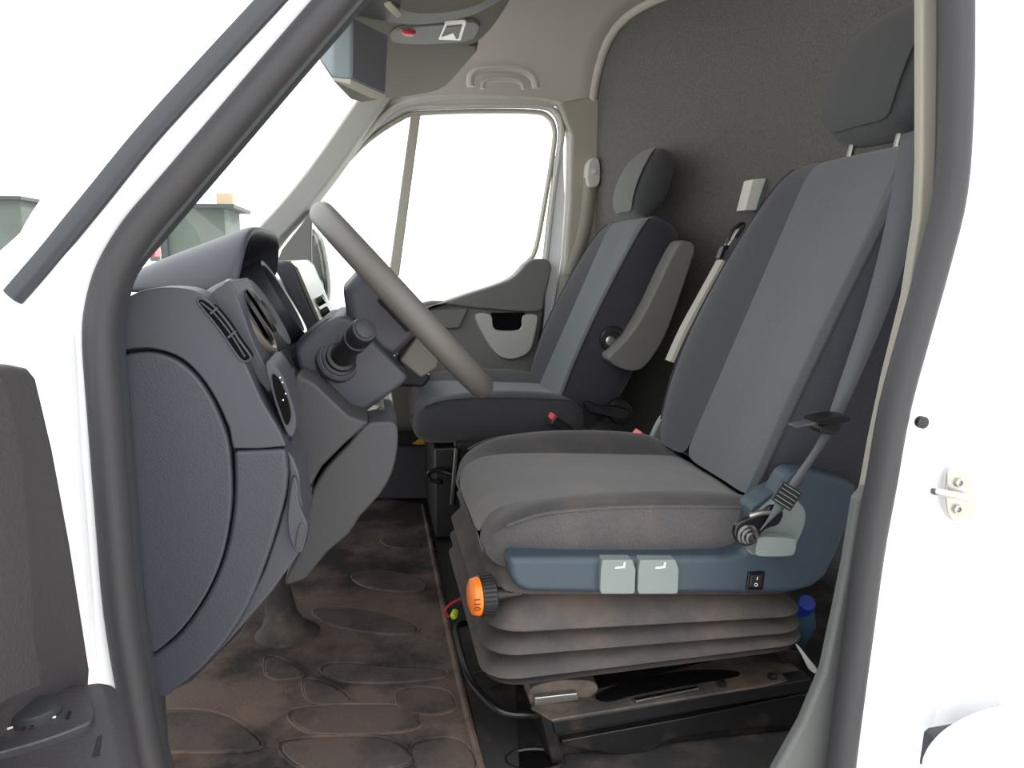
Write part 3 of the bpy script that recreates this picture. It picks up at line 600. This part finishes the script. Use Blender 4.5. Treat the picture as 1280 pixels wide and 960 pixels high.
# ---------------- passenger seat
ps = empty('captain_chair', (.32, 2.22, 0), 'grey and charcoal cloth passenger seat with raised armrest by the far door', 'seat')
seat(ps, V((.100, 2.22, .372)), V((.488, 2.22, .318)), TB, .44, -.105, ('insert_fabric', 'bolster_fabric', 'bolster_fabric', 'insert_fabric', 'bolster_fabric', 'side_fabric', 'headrest_fabric', 'headrest_light'), .098, 1.0, .585, 0.0, .008)
ya = 1.945
arm = yprism('armrest', sp2([(849, 304), (858, 301), (867, 305), (868, 318), (850, 372), (832, 420), (812, 452), (798, 463), (782, 463), (768, 456), (761, 447), (770, 437), (790, 415), (812, 378), (832, 335)], 3), ya-.035, ya+.035, 'door_trim', ps, bev=.014, seg=4)
lathe('armrest_pivot', P(766, 424, ya+.03), (0, -1, 0), [(-.03, .034), (.004, .034), (.008, .030), (.008, .020), (.002, .018), (.002, .001)], 'black_plastic', ps, n=28)
lathe('pivot_screw', P(763, 426, ya+.022), (0, -1, 0), [(-.01, .012), (.001, .012), (.002, .009), (.002, .001)], 'steel', ps, n=16)
rp = lathe('recliner_boss', P(775, 514, ya+.03), (0, -1, 0), [(-.03, .034), (.006, .034), (.012, .030), (.012, .001)], 'black_plastic', ps, n=26)
yprism('recliner_lever', sp2([(732, 506), (738, 503), (752, 508), (768, 508), (784, 512), (786, 520), (772, 524), (752, 518), (738, 516)], 3), ya-.005, ya+.022, 'black_gloss', rp, bev=.004)
box('seat_pedestal', (.33, 2.2, .14), (.36, .42, .24), 'black_metal', ps, bev=.006)
box('seat_pan', (.36, 2.22, .272), (.32, .46, .03), 'black_metal', ps, bev=.006)
for y in (1.99, 2.43): box('seat_rail', (.38, y, .262), (.34, .03, .022), 'black_metal', ps, bev=.002)
tube('slide_lever', [P(a, b, y) for a, b, y in [(602, 604, 1.95), (578, 600, 1.95), (560, 592, 1.96), (545, 588, 1.98), (536, 592, 2.0), (538, 600, 2.0), (552, 603, 1.97)]], .006, 'black_gloss', ps, n=8, k=4)
for (a, b, y) in ((572, 560, 1.93), (584, 572, 1.92)): tube('base_strut', [P(a, b, y), P(a-6, b+70, y)], .008, 'black_gloss', ps, n=8)
bx_ = [P(a, b, 1.9) for a, b in [(578, 606), (592, 604), (600, 690), (582, 690)]]
yprism('base_bracket', [(576, 600), (598, 604), (604, 688), (580, 688)], 1.88, 1.95, 'black_gloss', ps, bev=.004)
# ---------------- driver seat
ds = empty('captain_chair', (.38, 1.28, 0), 'grey and charcoal cloth driver seat on a suspension gaiter', 'seat')
seat(ds, V((.150, 1.275, .378)), V((.572, 1.28, .372)), TB, .44, -.080, ('cushion_fabric', 'cushion_bolster', 'cushion_side', 'insert_fabric', 'bolster_fabric', 'side_fabric', 'headrest_fabric', 'headrest_fabric'), .140, 1.15, .60, .044, .016)
yt = 1.0
tr = [(634, 697), (638, 722), (645, 735), (660, 741), (760, 743), (940, 743), (990, 742), (1016, 736), (1034, 722), (1052, 685), (1064, 652), (1075, 608), (1066, 602), (1040, 594), (1012, 589), (994, 588), (984, 594), (976, 610), (958, 640), (940, 672), (928, 690), (905, 696)]
side = yprism('side_shield', tr, yt, yt+.045, 'blue_trim', ds, bev=.010, seg=4)
ped = [(640, 688), (905, 686), (905, 696), (645, 700)]
yprism('shield_ledge', [(634, 697), (905, 697), (905, 705), (634, 705)], yt+.03, yt+.11, 'blue_trim', side, bev=.004)
for a, b in ((751, 795), (798, 849)):
    lv = yprism('height_lever', [(a+2, 700), (b-4, 700), (b, 712), (b-1, 741), (b-4, 743), (a+1, 743), (a-1, 738), (a, 712)], yt-.010, yt+.03, 'lever_grey', side, bev=.006, seg=3)
    cx_ = (a+b)/2
    yprism('seat_symbol', [(cx_-4, 709), (cx_+6, 708), (cx_+7, 703), (cx_+9, 703), (cx_+8, 710), (cx_-4, 711)], yt-.0105, yt-.008, 'mark', lv, bev=0)
rc = yprism('handle_recess', sp2([(962, 632), (984, 618), (1006, 634), (1009, 652), (1002, 672), (990, 690), (960, 694), (938, 694), (936, 676), (945, 650)], 3), yt-.004, yt+.02, 'lever_grey', side, bev=.006, seg=3)
yprism('recliner_handle', sp2([(952, 672), (990, 673), (996, 678), (994, 692), (985, 696), (950, 696), (945, 690), (947, 678)], 3), yt-.028, yt+.01, 'lever_grey', rc, bev=.006, seg=3)
yprism('shield_cheek', sp2([(938, 640), (952, 626), (966, 616), (980, 612), (970, 640), (950, 676), (936, 690), (930, 684)], 3), yt+.008, yt+.05, 'blue_trim', side, bev=.006)
swt = yprism('lumbar_switch', [(936, 716), (957, 715), (954, 738), (933, 738)], yt-.004, yt+.01, 'black_gloss', side, bev=.0015)
yprism('switch_rocker', [(939, 719), (954, 718.5), (952, 735), (937, 735)], yt-.008, yt+.0, 'black_plastic', swt, bev=.002)
tube('mark', [P(947, 721, yt-.0085), P(946.4, 725, yt-.0085)], .0006, 'mark', swt, n=6)
tube('mark', [P(945+1.8*math.cos(t), 731+1.8*math.sin(t), yt-.0085) for t in [2*math.pi*i/12 for i in range(12)]], .0005, 'mark', swt, n=6, closed=True)
# gaiter: stacked folds
gx0, gx1, gy0, gy1 = .150, .610, 1.025, 1.535
def rrect(x0, x1, y0, y1, z0, z1, r=.05, k=5):
    out = []
    for cx_, cy_, a0 in ((x1-r, y1-r, 0), (x0+r, y1-r, 90), (x0+r, y0+r, 180), (x1-r, y0+r, 270)):
        for i in range(k+1):
            a = math.radians(a0+90*i/k); x = cx_+r*math.cos(a); y = cy_+r*math.sin(a)
            out.append(V((x, y, z0+(z1-z0)*(x-x0)/(x1-x0))))
    return out
rings = []
RG = [((632, 743), (975, 743), -.006), ((640, 787), (975, 769), -.014), ((632, 816), (975, 788), -.016), ((626, 846), (972, 803), -.018), ((618, 857), (960, 813), -.012)]
zz = [(P(*a_, 1.02), P(*b_, 1.02), o_) for a_, b_, o_ in RG]
def zx(pa, pb, x): return pa.z+(pb.z-pa.z)*(x-pa.x)/(pb.x-pa.x)
prev = (zx(P(640, 712, 1.02), P(975, 718, 1.02), gx0), zx(P(640, 712, 1.02), P(975, 718, 1.02), gx1))
rings.append(rrect(gx0+.035, gx1-.035, gy0+.035, gy1-.035, prev[0]+.02, prev[1]+.02))
for pa, pb, o_ in zz:
    z0 = zx(pa, pb, gx0); z1 = zx(pa, pb, gx1)
    h0 = prev[0]-z0; h1 = prev[1]-z1
    for f_, in_ in ((.08, .024), (.22, .012), (.55, (.010+o_)/2), (.85, o_+.003), (.97, o_), (1.05, o_+.004), (1.10, .022)):
        rings.append(rrect(gx0+in_*1.3+.012, gx1-in_, gy0+in_, gy1-in_, prev[0]-h0*f_, prev[1]-h1*f_))
    prev = (z0-h0*.10, z1-h1*.10)
loft('suspension_gaiter', rings, 'gaiter', ds, ang=75)
box('seat_pan', (.41, 1.285, .318), (.40, .46, .075), 'black_plastic', ds, bev=.008)
# weight knob
kc = P(608, 744, 1.035); kb = V((-.985, -.12, .02)).normalized()
knob = lathe('weight_knob', kc, -kb, [(-.012, .024), (-.010, .028), (.008, .029), (.010, .026), (.012, .01), (.03, .009)], 'black_plastic', ds, n=36)
u_, v_ = frame(kb)
for j in range(30):
    a_ = 2*math.pi*j/30; d_ = math.cos(a_)*u_+math.sin(a_)*v_
    tube('grip_rib', [kc+d_*.0285+kb*.009, kc+d_*.0295-kb*.007], .0016, 'black_plastic', knob, n=5)
lathe('scale_band', kc, kb, [(.010, .026), (.013, .0265), (.021, .0245), (.024, .018), (.025, .001)], 'orange', knob, n=36)
tx = V((0, 0, 1)); text('scale_figures', '110', kc+kb*.017+V((0, -.0262, 0)), V((0, 0, -1)), V((1, 0, 0)), .013, 'black_plastic', knob)
tube('knob_shaft', [kc-kb*.01, kc-kb*.05], .007, 'black_metal', ds, n=10)
# slide rails, frame and pedestal
yr = 1.045
rl = yprism('slide_rail', [(690, 902), (1014, 849), (1018, 864), (694, 918)], yr, yr+.03, 'black_metal', ds, bev=.002)
yprism('slide_rail', [(690, 902), (1014, 849), (1018, 864), (694, 918)], 1.47, 1.50, 'black_metal', ds, bev=.002).location = (0, 0, 0)
yprism('lower_rail', [(702, 926), (860, 897), (1000, 868), (1020, 872), (1010, 905), (890, 915), (835, 925), (800, 946), (760, 942), (702, 932)], yr+.012, yr+.04, 'black_metal', ds, bev=.002)
tray = [(664, 872), (700, 858), (780, 856), (865, 820), (930, 818), (968, 800), (1012, 846), (690, 898), (672, 892)]
fr_ = prism('frame_plate', [P(a, b, z=.098) for a, b in [(664, 884), (668, 866), (700, 862), (730, 866), (750, 860), (880, 828), (960, 806), (1012, 847), (690, 899)]], (0, 0, -.004), 'dusty_metal', ds, bev=.001)
yprism('front_hook', sp2([(662, 862), (690, 852), (715, 850), (740, 852), (748, 862), (735, 874), (700, 876), (668, 886)], 3), 1.06, 1.13, 'dusty_metal', ds, bev=.003)
yprism('hook_edge', [(668, 872), (722, 866), (724, 876), (668, 884)], 1.05, 1.06, 'steel', fr_, bev=.002)
prism('frame_slot_shade', [P(a, b, z=.1005) for a, b in sp2([(745, 868), (790, 850), (860, 838), (915, 838), (922, 844), (880, 852), (800, 866), (760, 876)], 3)], (0, 0, -.002), 'matte_black', fr_, bev=0)  # slot is not cut; a thin near-black sheet paints its shade
for q in ((902, 856), (965, 847)): lathe('bolt', P(*q, z=.0985), (0, 0, 1), [(-.002, .008), (.004, .008), (.006, .005), (.006, .0005)], 'black_metal', fr_, n=6)
prism('latch_bar', [P(a, b, z=.103) for a, b in [(790, 872), (870, 857), (874, 860), (796, 876)]], (0, 0, -.004), 'steel', fr_, bev=.001)
tube('cable', [P(a, b, y) for a, b, y in [(798, 868, 1.12), (800, 852, 1.13), (808, 840, 1.15)]], .006, 'gaiter', ds, n=8, k=4)
box('pedestal', (.44, 1.28, .045), (.40, .42, .094), 'black_metal', ds, bev=.006)
yprism('pedestal_side', [(694, 918), (1012, 866), (1016, 900), (930, 920), (850, 930), (820, 960), (720, 1010), (700, 960)], yr+.035, yr+.06, 'black_metal', ds, bev=.003)
yprism('pedestal_leg', [(672, 884), (690, 900), (725, 1010), (704, 1010)], yr+.004, yr+.03, 'black_metal', ds, bev=.003)
tube('slide_bar', [P(a, b, y) for a, b, y in [(690, 893, 1.06), (662, 894, 1.06), (630, 891, 1.06), (606, 872, 1.09), (584, 842, 1.15), (572, 800, 1.28), (570, 786, 1.33), (578, 780, 1.36), (602, 776, 1.38)]], .0055, 'black_gloss', ds, n=10, k=5)
yprism('rear_bracket', [(960, 806), (1000, 815), (1030, 842), (1024, 872), (1000, 858)], 1.10, 1.16, 'black_metal', ds, bev=.003)
# far-side recliner mechanism and back panel edge
fe = [P(a, b, 1.535) for a, b in [(838, 452), (856, 412), (880, 368), (903, 326)]]
sweep('back_panel_edge', spline(fe, 4), [(-.004, -.01), (.004, -.01), (.004, .02), (-.004, .02)], 'pillar_trim', ds)
yprism('recliner_cover', sp2([(812, 560), (816, 545), (828, 522), (838, 520), (842, 530), (832, 550), (826, 566)], 3), 1.53, 1.55, 'lever_grey', ds, bev=.003)
tube('mechanism_cable', [P(a, b, y) for a, b, y in [(836, 560, 1.5), (832, 545, 1.5), (842, 532, 1.5), (852, 545, 1.49), (868, 562, 1.47)]], .006, 'dusty_metal', ds, n=8, k=4)
tube('mechanism_cable', [P(a, b, y) for a, b, y in [(842, 566, 1.49), (846, 552, 1.49), (858, 556, 1.48), (880, 572, 1.42)]], .007, 'black_plastic', ds, n=8, k=4)
tube('cross_rod', [V((.640, 1.06, .352)), V((.640, 1.50, .352))], .012, 'black_plastic', ds, n=10)

# ================================================================== seat belts
sb = empty('driver_seat_belt', P(935, 690, .985), 'grey seat belt with black tongue hanging beside the driver backrest', 'seat belt')
ce_ = [P(1152, 160, 1.0), P(1124, 290, .985), P(1094, 390, .98), P(1060, 480, .975), P(1040, 530, .97)]
wd = [V((.024, -.006, .008)), V((.020, -.006, .007)), V((.016, -.006, .006)), V((.012, -.004, .004)), V((.010, .0, .002))]
ribbon('webbing', ce_, wd, 'belt', sb)
ce_ = [P(1040, 530, .97), P(1022, 560, .967), P(1000, 592, .965), P(985, 616, .965), P(972, 640, .968), P(958, 655, .972)]
wd = [V((.009, .0, .003)), V((.009, .0, .005)), V((.011, .0, .007)), V((.016, .002, .009)), V((.016, .002, .010)), V((.010, .002, .008))]
ribbon('lap_webbing', ce_, wd, 'belt', sb)
ce_ = [p+V((.012, .008, .004)) for p in ce_[:4]]
ribbon('lap_webbing', ce_, [w_*.8 for w_ in wd[:4]], 'belt', sb)
stc = P(983, 620, .962); bs = rotb((P(996, 600, .962)-stc), V((0, -1, 0)))
box('stitch_block', stc, (.030, .034, .004), 'black_plastic', sb, bev=.001, rot=bs)
for i in range(5): tube('stitch', [stc+bs @ V((-.012+.006*i, -.014, .0025)), stc+bs @ V((-.012+.006*i, .014, .0025))], .0007, 'lever_grey', sb, n=5)
an = yprism('anchor_plate', sp2([(918, 668), (922, 655), (936, 648), (952, 642), (966, 632), (980, 640), (974, 656), (958, 662), (948, 672), (938, 680), (925, 680)], 3), .972, .982, 'black_gloss', sb, bev=.003)
lathe('anchor_bolt', P(933, 668, .972), (0, -1, 0), [(-.004, .015), (.004, .015), (.006, .012), (.010, .012), (.011, .009), (.016, .0085), (.017, .006), (.013, .004), (.013, .0005)], 'dark_steel', sb, n=24)
tube('anchor_loop', [P(a, b, .966) for a, b in [(936, 645), (950, 641), (962, 640)]], .004, 'steel', sb, n=8, k=3)
tg = yprism('tongue_head', sp2([(1022, 527), (1034, 523), (1058, 520), (1064, 523), (1060, 528), (1040, 531), (1026, 531)], 3), .940, .975, 'black_gloss', sb, bev=.002)
yprism('tongue_blade', [(994, 533), (1024, 527), (1025, 530), (995, 535)], .945, .965, 'steel', tg, bev=.0004)
yprism('tongue_stop', sp2([(1027, 532), (1050, 529), (1052, 536), (1047, 543), (1030, 543), (1026, 538)], 3), .950, .978, 'black_plastic', tg, bev=.003)
pb = empty('passenger_seat_belt', P(705, 470, 2.56), 'pale seat belt and guide hanging on the far door pillar', 'seat belt')
ribbon('webbing', [P(738, 222, 2.55), P(735, 262, 2.55), P(728, 300, 2.545), P(712, 345, 2.535)], [V((.022, 0, .002)), V((.024, .004, 0)), V((.024, .006, 0)), V((.022, .006, -.004))], 'pillar_trim', pb)
yprism('belt_guide', sp2([(735, 206), (741, 197), (749, 200), (751, 220), (748, 232), (738, 234), (734, 226)], 3), 2.53, 2.58, 'pillar_light', pb, bev=.006)
tube('guide_bolt', [P(742, 214, 2.53), P(742, 214, 2.51)], .008, 'pillar_light', pb, n=12)
def buckle(name, label, px, y, ang):
    b_ = empty(name, P(px[0], px[1]+20, y), label, 'buckle')
    a_ = P(*px, y); d_ = V((-math.cos(ang), 0, math.sin(ang))); R_ = rotb(d_, V((0, 0, 1)))
    box('buckle_body', a_-d_*.03, (.065, .045, .024), 'black_plastic', b_, bev=.004, rot=R_)
    box('release_button', a_+d_*.001+R_ @ V((.001, 0, .006)), (.012, .040, .014), 'buckle_red', b_, bev=.002, rot=R_)
    tube('buckle_stem', [a_-d_*.055, a_-d_*.13-V((0, 0, .02))], .009, 'black_plastic', b_, n=8)
buckle('belt_buckle', 'seat belt buckle with red button beside the passenger cushion', (690, 524), 1.90, math.radians(35))
buckle('belt_buckle', 'seat belt buckle with red button behind the driver cushion', (797, 546), 1.58, math.radians(40))
# ================================================================== loose things
wbx = P(948, 240, x=.985)
wb_ = empty('white_box', wbx+V((.03, 0, -.05)), 'small white plastic box on the carpeted bulkhead', 'box')
yq = wbx.y
yprism('box_body', [(941, 224), (958, 222.5), (945, 263), (931, 263)], yq-.02, yq+.03, 'white_plastic', wb_, bev=.002)
yprism('box_side', [(958, 222.5), (968, 224), (950, 258), (945, 263)], yq-.016, yq+.03, 'lever_grey', wb_, bev=.002)
hk = empty('strap_hook', P(905, 320, 1.62), 'black hook and pale strap end behind driver backrest', 'hook')
tube('loop', [P(a, b, 1.62) for a, b in [(908, 312), (910, 300), (916, 288), (924, 281), (930, 280), (927, 287), (920, 297)]], .004, 'black_plastic', hk, n=8, k=4)
yprism('strap_end', [(920, 289), (925, 286), (912, 306), (908, 308)], 1.615, 1.63, 'white_plastic', hk, bev=.001)
yprism('clip', [(905, 308), (911, 306), (903, 322), (899, 323)], 1.61, 1.63, 'black_plastic', hk, bev=.001)
bo = empty('water_bottle', P(1000, 800, 1.22), 'clear blue plastic water bottle with blue cap lying behind the driver seat', 'bottle')
b0 = P(985, 795, 1.26); b1 = P(1006, 758, 1.16); ax = (b1-b0).normalized(); L_ = (b1-b0).length
lathe('bottle_body', b0-ax*.06, ax, [(0, .028), (.006, .032), (.03, .033), (.05, .031), (.07, .033), (.06+L_*.55, .032), (.06+L_*.80, .022), (.06+L_*.90, .013), (.06+L_*.97, .012)], 'bottle_plastic', bo, n=24)
lathe('cap', b0-ax*.06, ax, [(.06+L_*.93, .0145), (.06+L_*1.10, .0145), (.06+L_*1.12, .013), (.06+L_*1.12, .001)], 'cap_blue', bo, n=24)
tag(yprism('paper_tag', sp2([(995, 806), (999, 808), (1010, 822), (1021, 836), (1020, 842), (1011, 836), (1003, 820)], 3), 1.09, 1.092, 'white_plastic', bev=0), 'torn white paper tag caught behind the driver seat frame', 'tag')
yi = empty('yellow_item', P(528, 556, 2.38), 'yellow cloth scrap lying in the passenger step well', 'cloth')
lathe('cloth_lump', P(528, 556, 2.40), (0, 0, 1), [(-.005, .026), (.004, .026), (.014, .018), (.018, .010), (.020, .001)], 'yellow', yi, n=14)
lathe('cloth_fold', P(522, 556, 2.39), (0, 0, 1), [(-.005, .02), (.004, .018), (.009, .010), (.010, .001)], 'yellow', yi, n=12)
stp = tag(yprism('floor_step', [(440, 557), (600, 557), (600, 625), (440, 625)], 2.36, 2.58, 'dash_dark', bev=.010), 'dark plastic step ledge below the passenger door', 'step', kind='structure')
wc = empty('cable_connector', P(567, 772, z=0.02), 'red wires with a lime plug near the gaiter on the floor', 'connector')
tube('wire', [P(a, b, y) for a, b, y in [(585, 745, 1.42), (572, 750, 1.42), (562, 756, 1.42), (556, 764, 1.42), (560, 770, 1.42), (568, 768, 1.42)]], .0025, 'wire_red', wc, n=6, k=4)
tube('wire', [P(a, b, y) for a, b, y in [(588, 748, 1.42), (578, 756, 1.42), (570, 765, 1.42)]], .0022, 'black_plastic', wc, n=6, k=4)
lathe('plug', P(568, 768, 1.41), V((-.3, -.8, -.3)), [(-.008, .006), (.004, .007), (.008, .005), (.009, .0008)], 'lime', wc, n=14)

# ================================================================== floor covering
fm = empty('floor_mat', P(450, 800, z=0.0), 'worn brown rubber floor mat with leaf-shaped raised pads', 'floor mat')
mo_ = [P(a, b, z=.012) for a, b in [(140, 900), (240, 850), (300, 790), (330, 740), (380, 690), (440, 640), (478, 622), (528, 630), (534, 660), (546, 720), (560, 790), (580, 880), (604, 975), (630, 1080), (100, 1080)]]
prism('mat_sheet', mo_, (0, 0, -.011), 'mat_rubber', fm, bev=.003)
sweep('mat_border', spline([P(a, b, z=.013) for a, b in [(529, 632), (535, 662), (547, 722), (561, 790), (581, 880), (605, 975), (625, 1060)]], 3), ell(8, .006, .006), 'mat_rubber', fm, side=V((0, 0, 1)))
pads = [[(200, 894), (250, 890), (290, 900), (322, 924), (318, 934), (280, 938), (230, 938), (202, 934)],
        [(352, 934), (362, 926), (420, 922), (480, 924), (510, 940), (512, 952), (470, 962), (400, 966), (365, 950)],
        [(364, 896), (376, 886), (440, 882), (500, 884), (520, 898), (516, 910), (470, 916), (400, 916), (376, 908)],
        [(334, 822), (352, 824), (376, 838), (374, 846), (345, 848), (332, 840)],
        [(380, 852), (400, 852), (424, 862), (436, 872), (432, 878), (400, 880), (384, 872)],
        [(404, 838), (414, 830), (450, 830), (500, 834), (548, 836), (550, 846), (500, 852), (440, 852), (420, 848)],
        [(498, 866), (530, 860), (560, 866), (568, 884), (540, 892), (505, 886)],
        [(520, 930), (560, 924), (584, 934), (592, 960), (540, 966), (518, 950)],
        [(396, 764), (430, 760), (480, 768), (520, 784), (500, 792), (440, 786), (404, 776)],
        [(440, 716), (480, 712), (524, 722), (530, 736), (490, 738), (450, 730)],
        [(476, 672), (510, 668), (526, 676), (520, 684), (486, 682)]]
for pd_ in pads: prism('raised_pad', [P(a, b, z=.016) for a, b in sp2(pd_, 4)], (0, 0, -.006), 'mat_pad', fm, bev=.0025)
for pd_ in pads[:9]: tube('pad_rim', [P(a, b, z=.0125) for a, b in sp2([((a-sum(q[0] for q in pd_)/len(pd_))*1.06+sum(q[0] for q in pd_)/len(pd_), (b-sum(q[1] for q in pd_)/len(pd_))*1.12+sum(q[1] for q in pd_)/len(pd_)) for a, b in pd_], 4)], .0024, 'mat_rubber', fm, n=6, closed=True)
fl_ = bpy.data.objects['floor']
for (a, b, r_, q_) in ((570, 637, 34, 8), (574, 681, 36, 11), (668, 950, 36, 14), (606, 852, 20, 12)):
    rim = [P(a+r_*math.cos(t), b+q_*math.sin(t), z=.004) for t in [2*math.pi*i/20 for i in range(20)]]
    prism('anchor_recess_shade', rim, (0, 0, -.003), 'matte_black', fl_, bev=0)  # flat near-black disc painting the shade of a hollow in the floor
    tube('recess_rim', rim, .003, 'black_metal', fl_, n=6, closed=True)
prism('floor_cover', [P(a, b, z=.006) for a, b in [(536, 640), (600, 640), (640, 700), (650, 990), (612, 990), (570, 800)]], (0, 0, -.005), 'floor_black', fl_, bev=.001)

# ================================================================== outside, beyond the windscreen
bd = empty('shed', P(240, 330, 26), 'grey-green flat-roofed shed outside beyond the windscreen', 'building')
wall_px = [(196, 262), (284, 262), (278, 300), (270, 360), (204, 360), (198, 300)]
a0 = P(188, 330, 26); a1 = P(284, 330, 26); zt_ = P(240, 258, 26).z
box('shed_wall', ((a0.x+a1.x)/2, 27.5, (zt_-.7)/2), (a1.x-a0.x, 3, zt_+.7), 'building', bd, bev=.02)
box('roof_edge', ((a0.x+a1.x)/2+.1, 27.4, zt_), (a1.x-a0.x+.5, 3.6, .12), 'roof_dark', bd, bev=.01)
box('downpipe', (P(206, 300, 25.9).x, 25.9, (zt_-.7)/2), (.18, .18, zt_+.7), 'roof_dark', bd, bev=.02)
box('roof_chimney', (P(279, 250, 27).x, 27.5, zt_+.25), (.5, .5, .5), 'brick', bd, bev=.02)
st_ = empty('goods_rack', P(180, 335, 20), 'rack of red and blue goods outside beside the shed', 'rack')
for i, (z_, m_) in enumerate([(.2, 'blue_sign'), (.55, 'white_plastic'), (.85, 'red'), (1.15, 'white_plastic'), (1.4, 'brick')]):
    p0 = P(150, 320, 20); p1 = P(198, 320, 20); box('goods_row', ((p0.x+p1.x)/2, 20, z_), (p1.x-p0.x, .6, .2), m_, st_, bev=.02)
for px_ in (150, 198): p0 = P(px_, 320, 20.2); box('rack_post', (p0.x, 20.2, .4), (.1, .1, 2.2), 'lever_grey', st_, bev=.01)
b2 = empty('low_building', P(0, 330, 24), 'low grey building outside ahead of the van', 'building')
a0 = P(-140, 330, 24); a1 = P(32, 330, 24); zt_ = P(10, 248, 24).z
box('building_wall', ((a0.x+a1.x)/2, 25.5, (zt_-.7)/2), (a1.x-a0.x, 3, zt_+.7), 'building', b2, bev=.02)
box('roof_edge', ((a0.x+a1.x)/2, 25.4, zt_), (a1.x-a0.x+.3, 3.4, .10), 'roof_dark', b2, bev=.01)
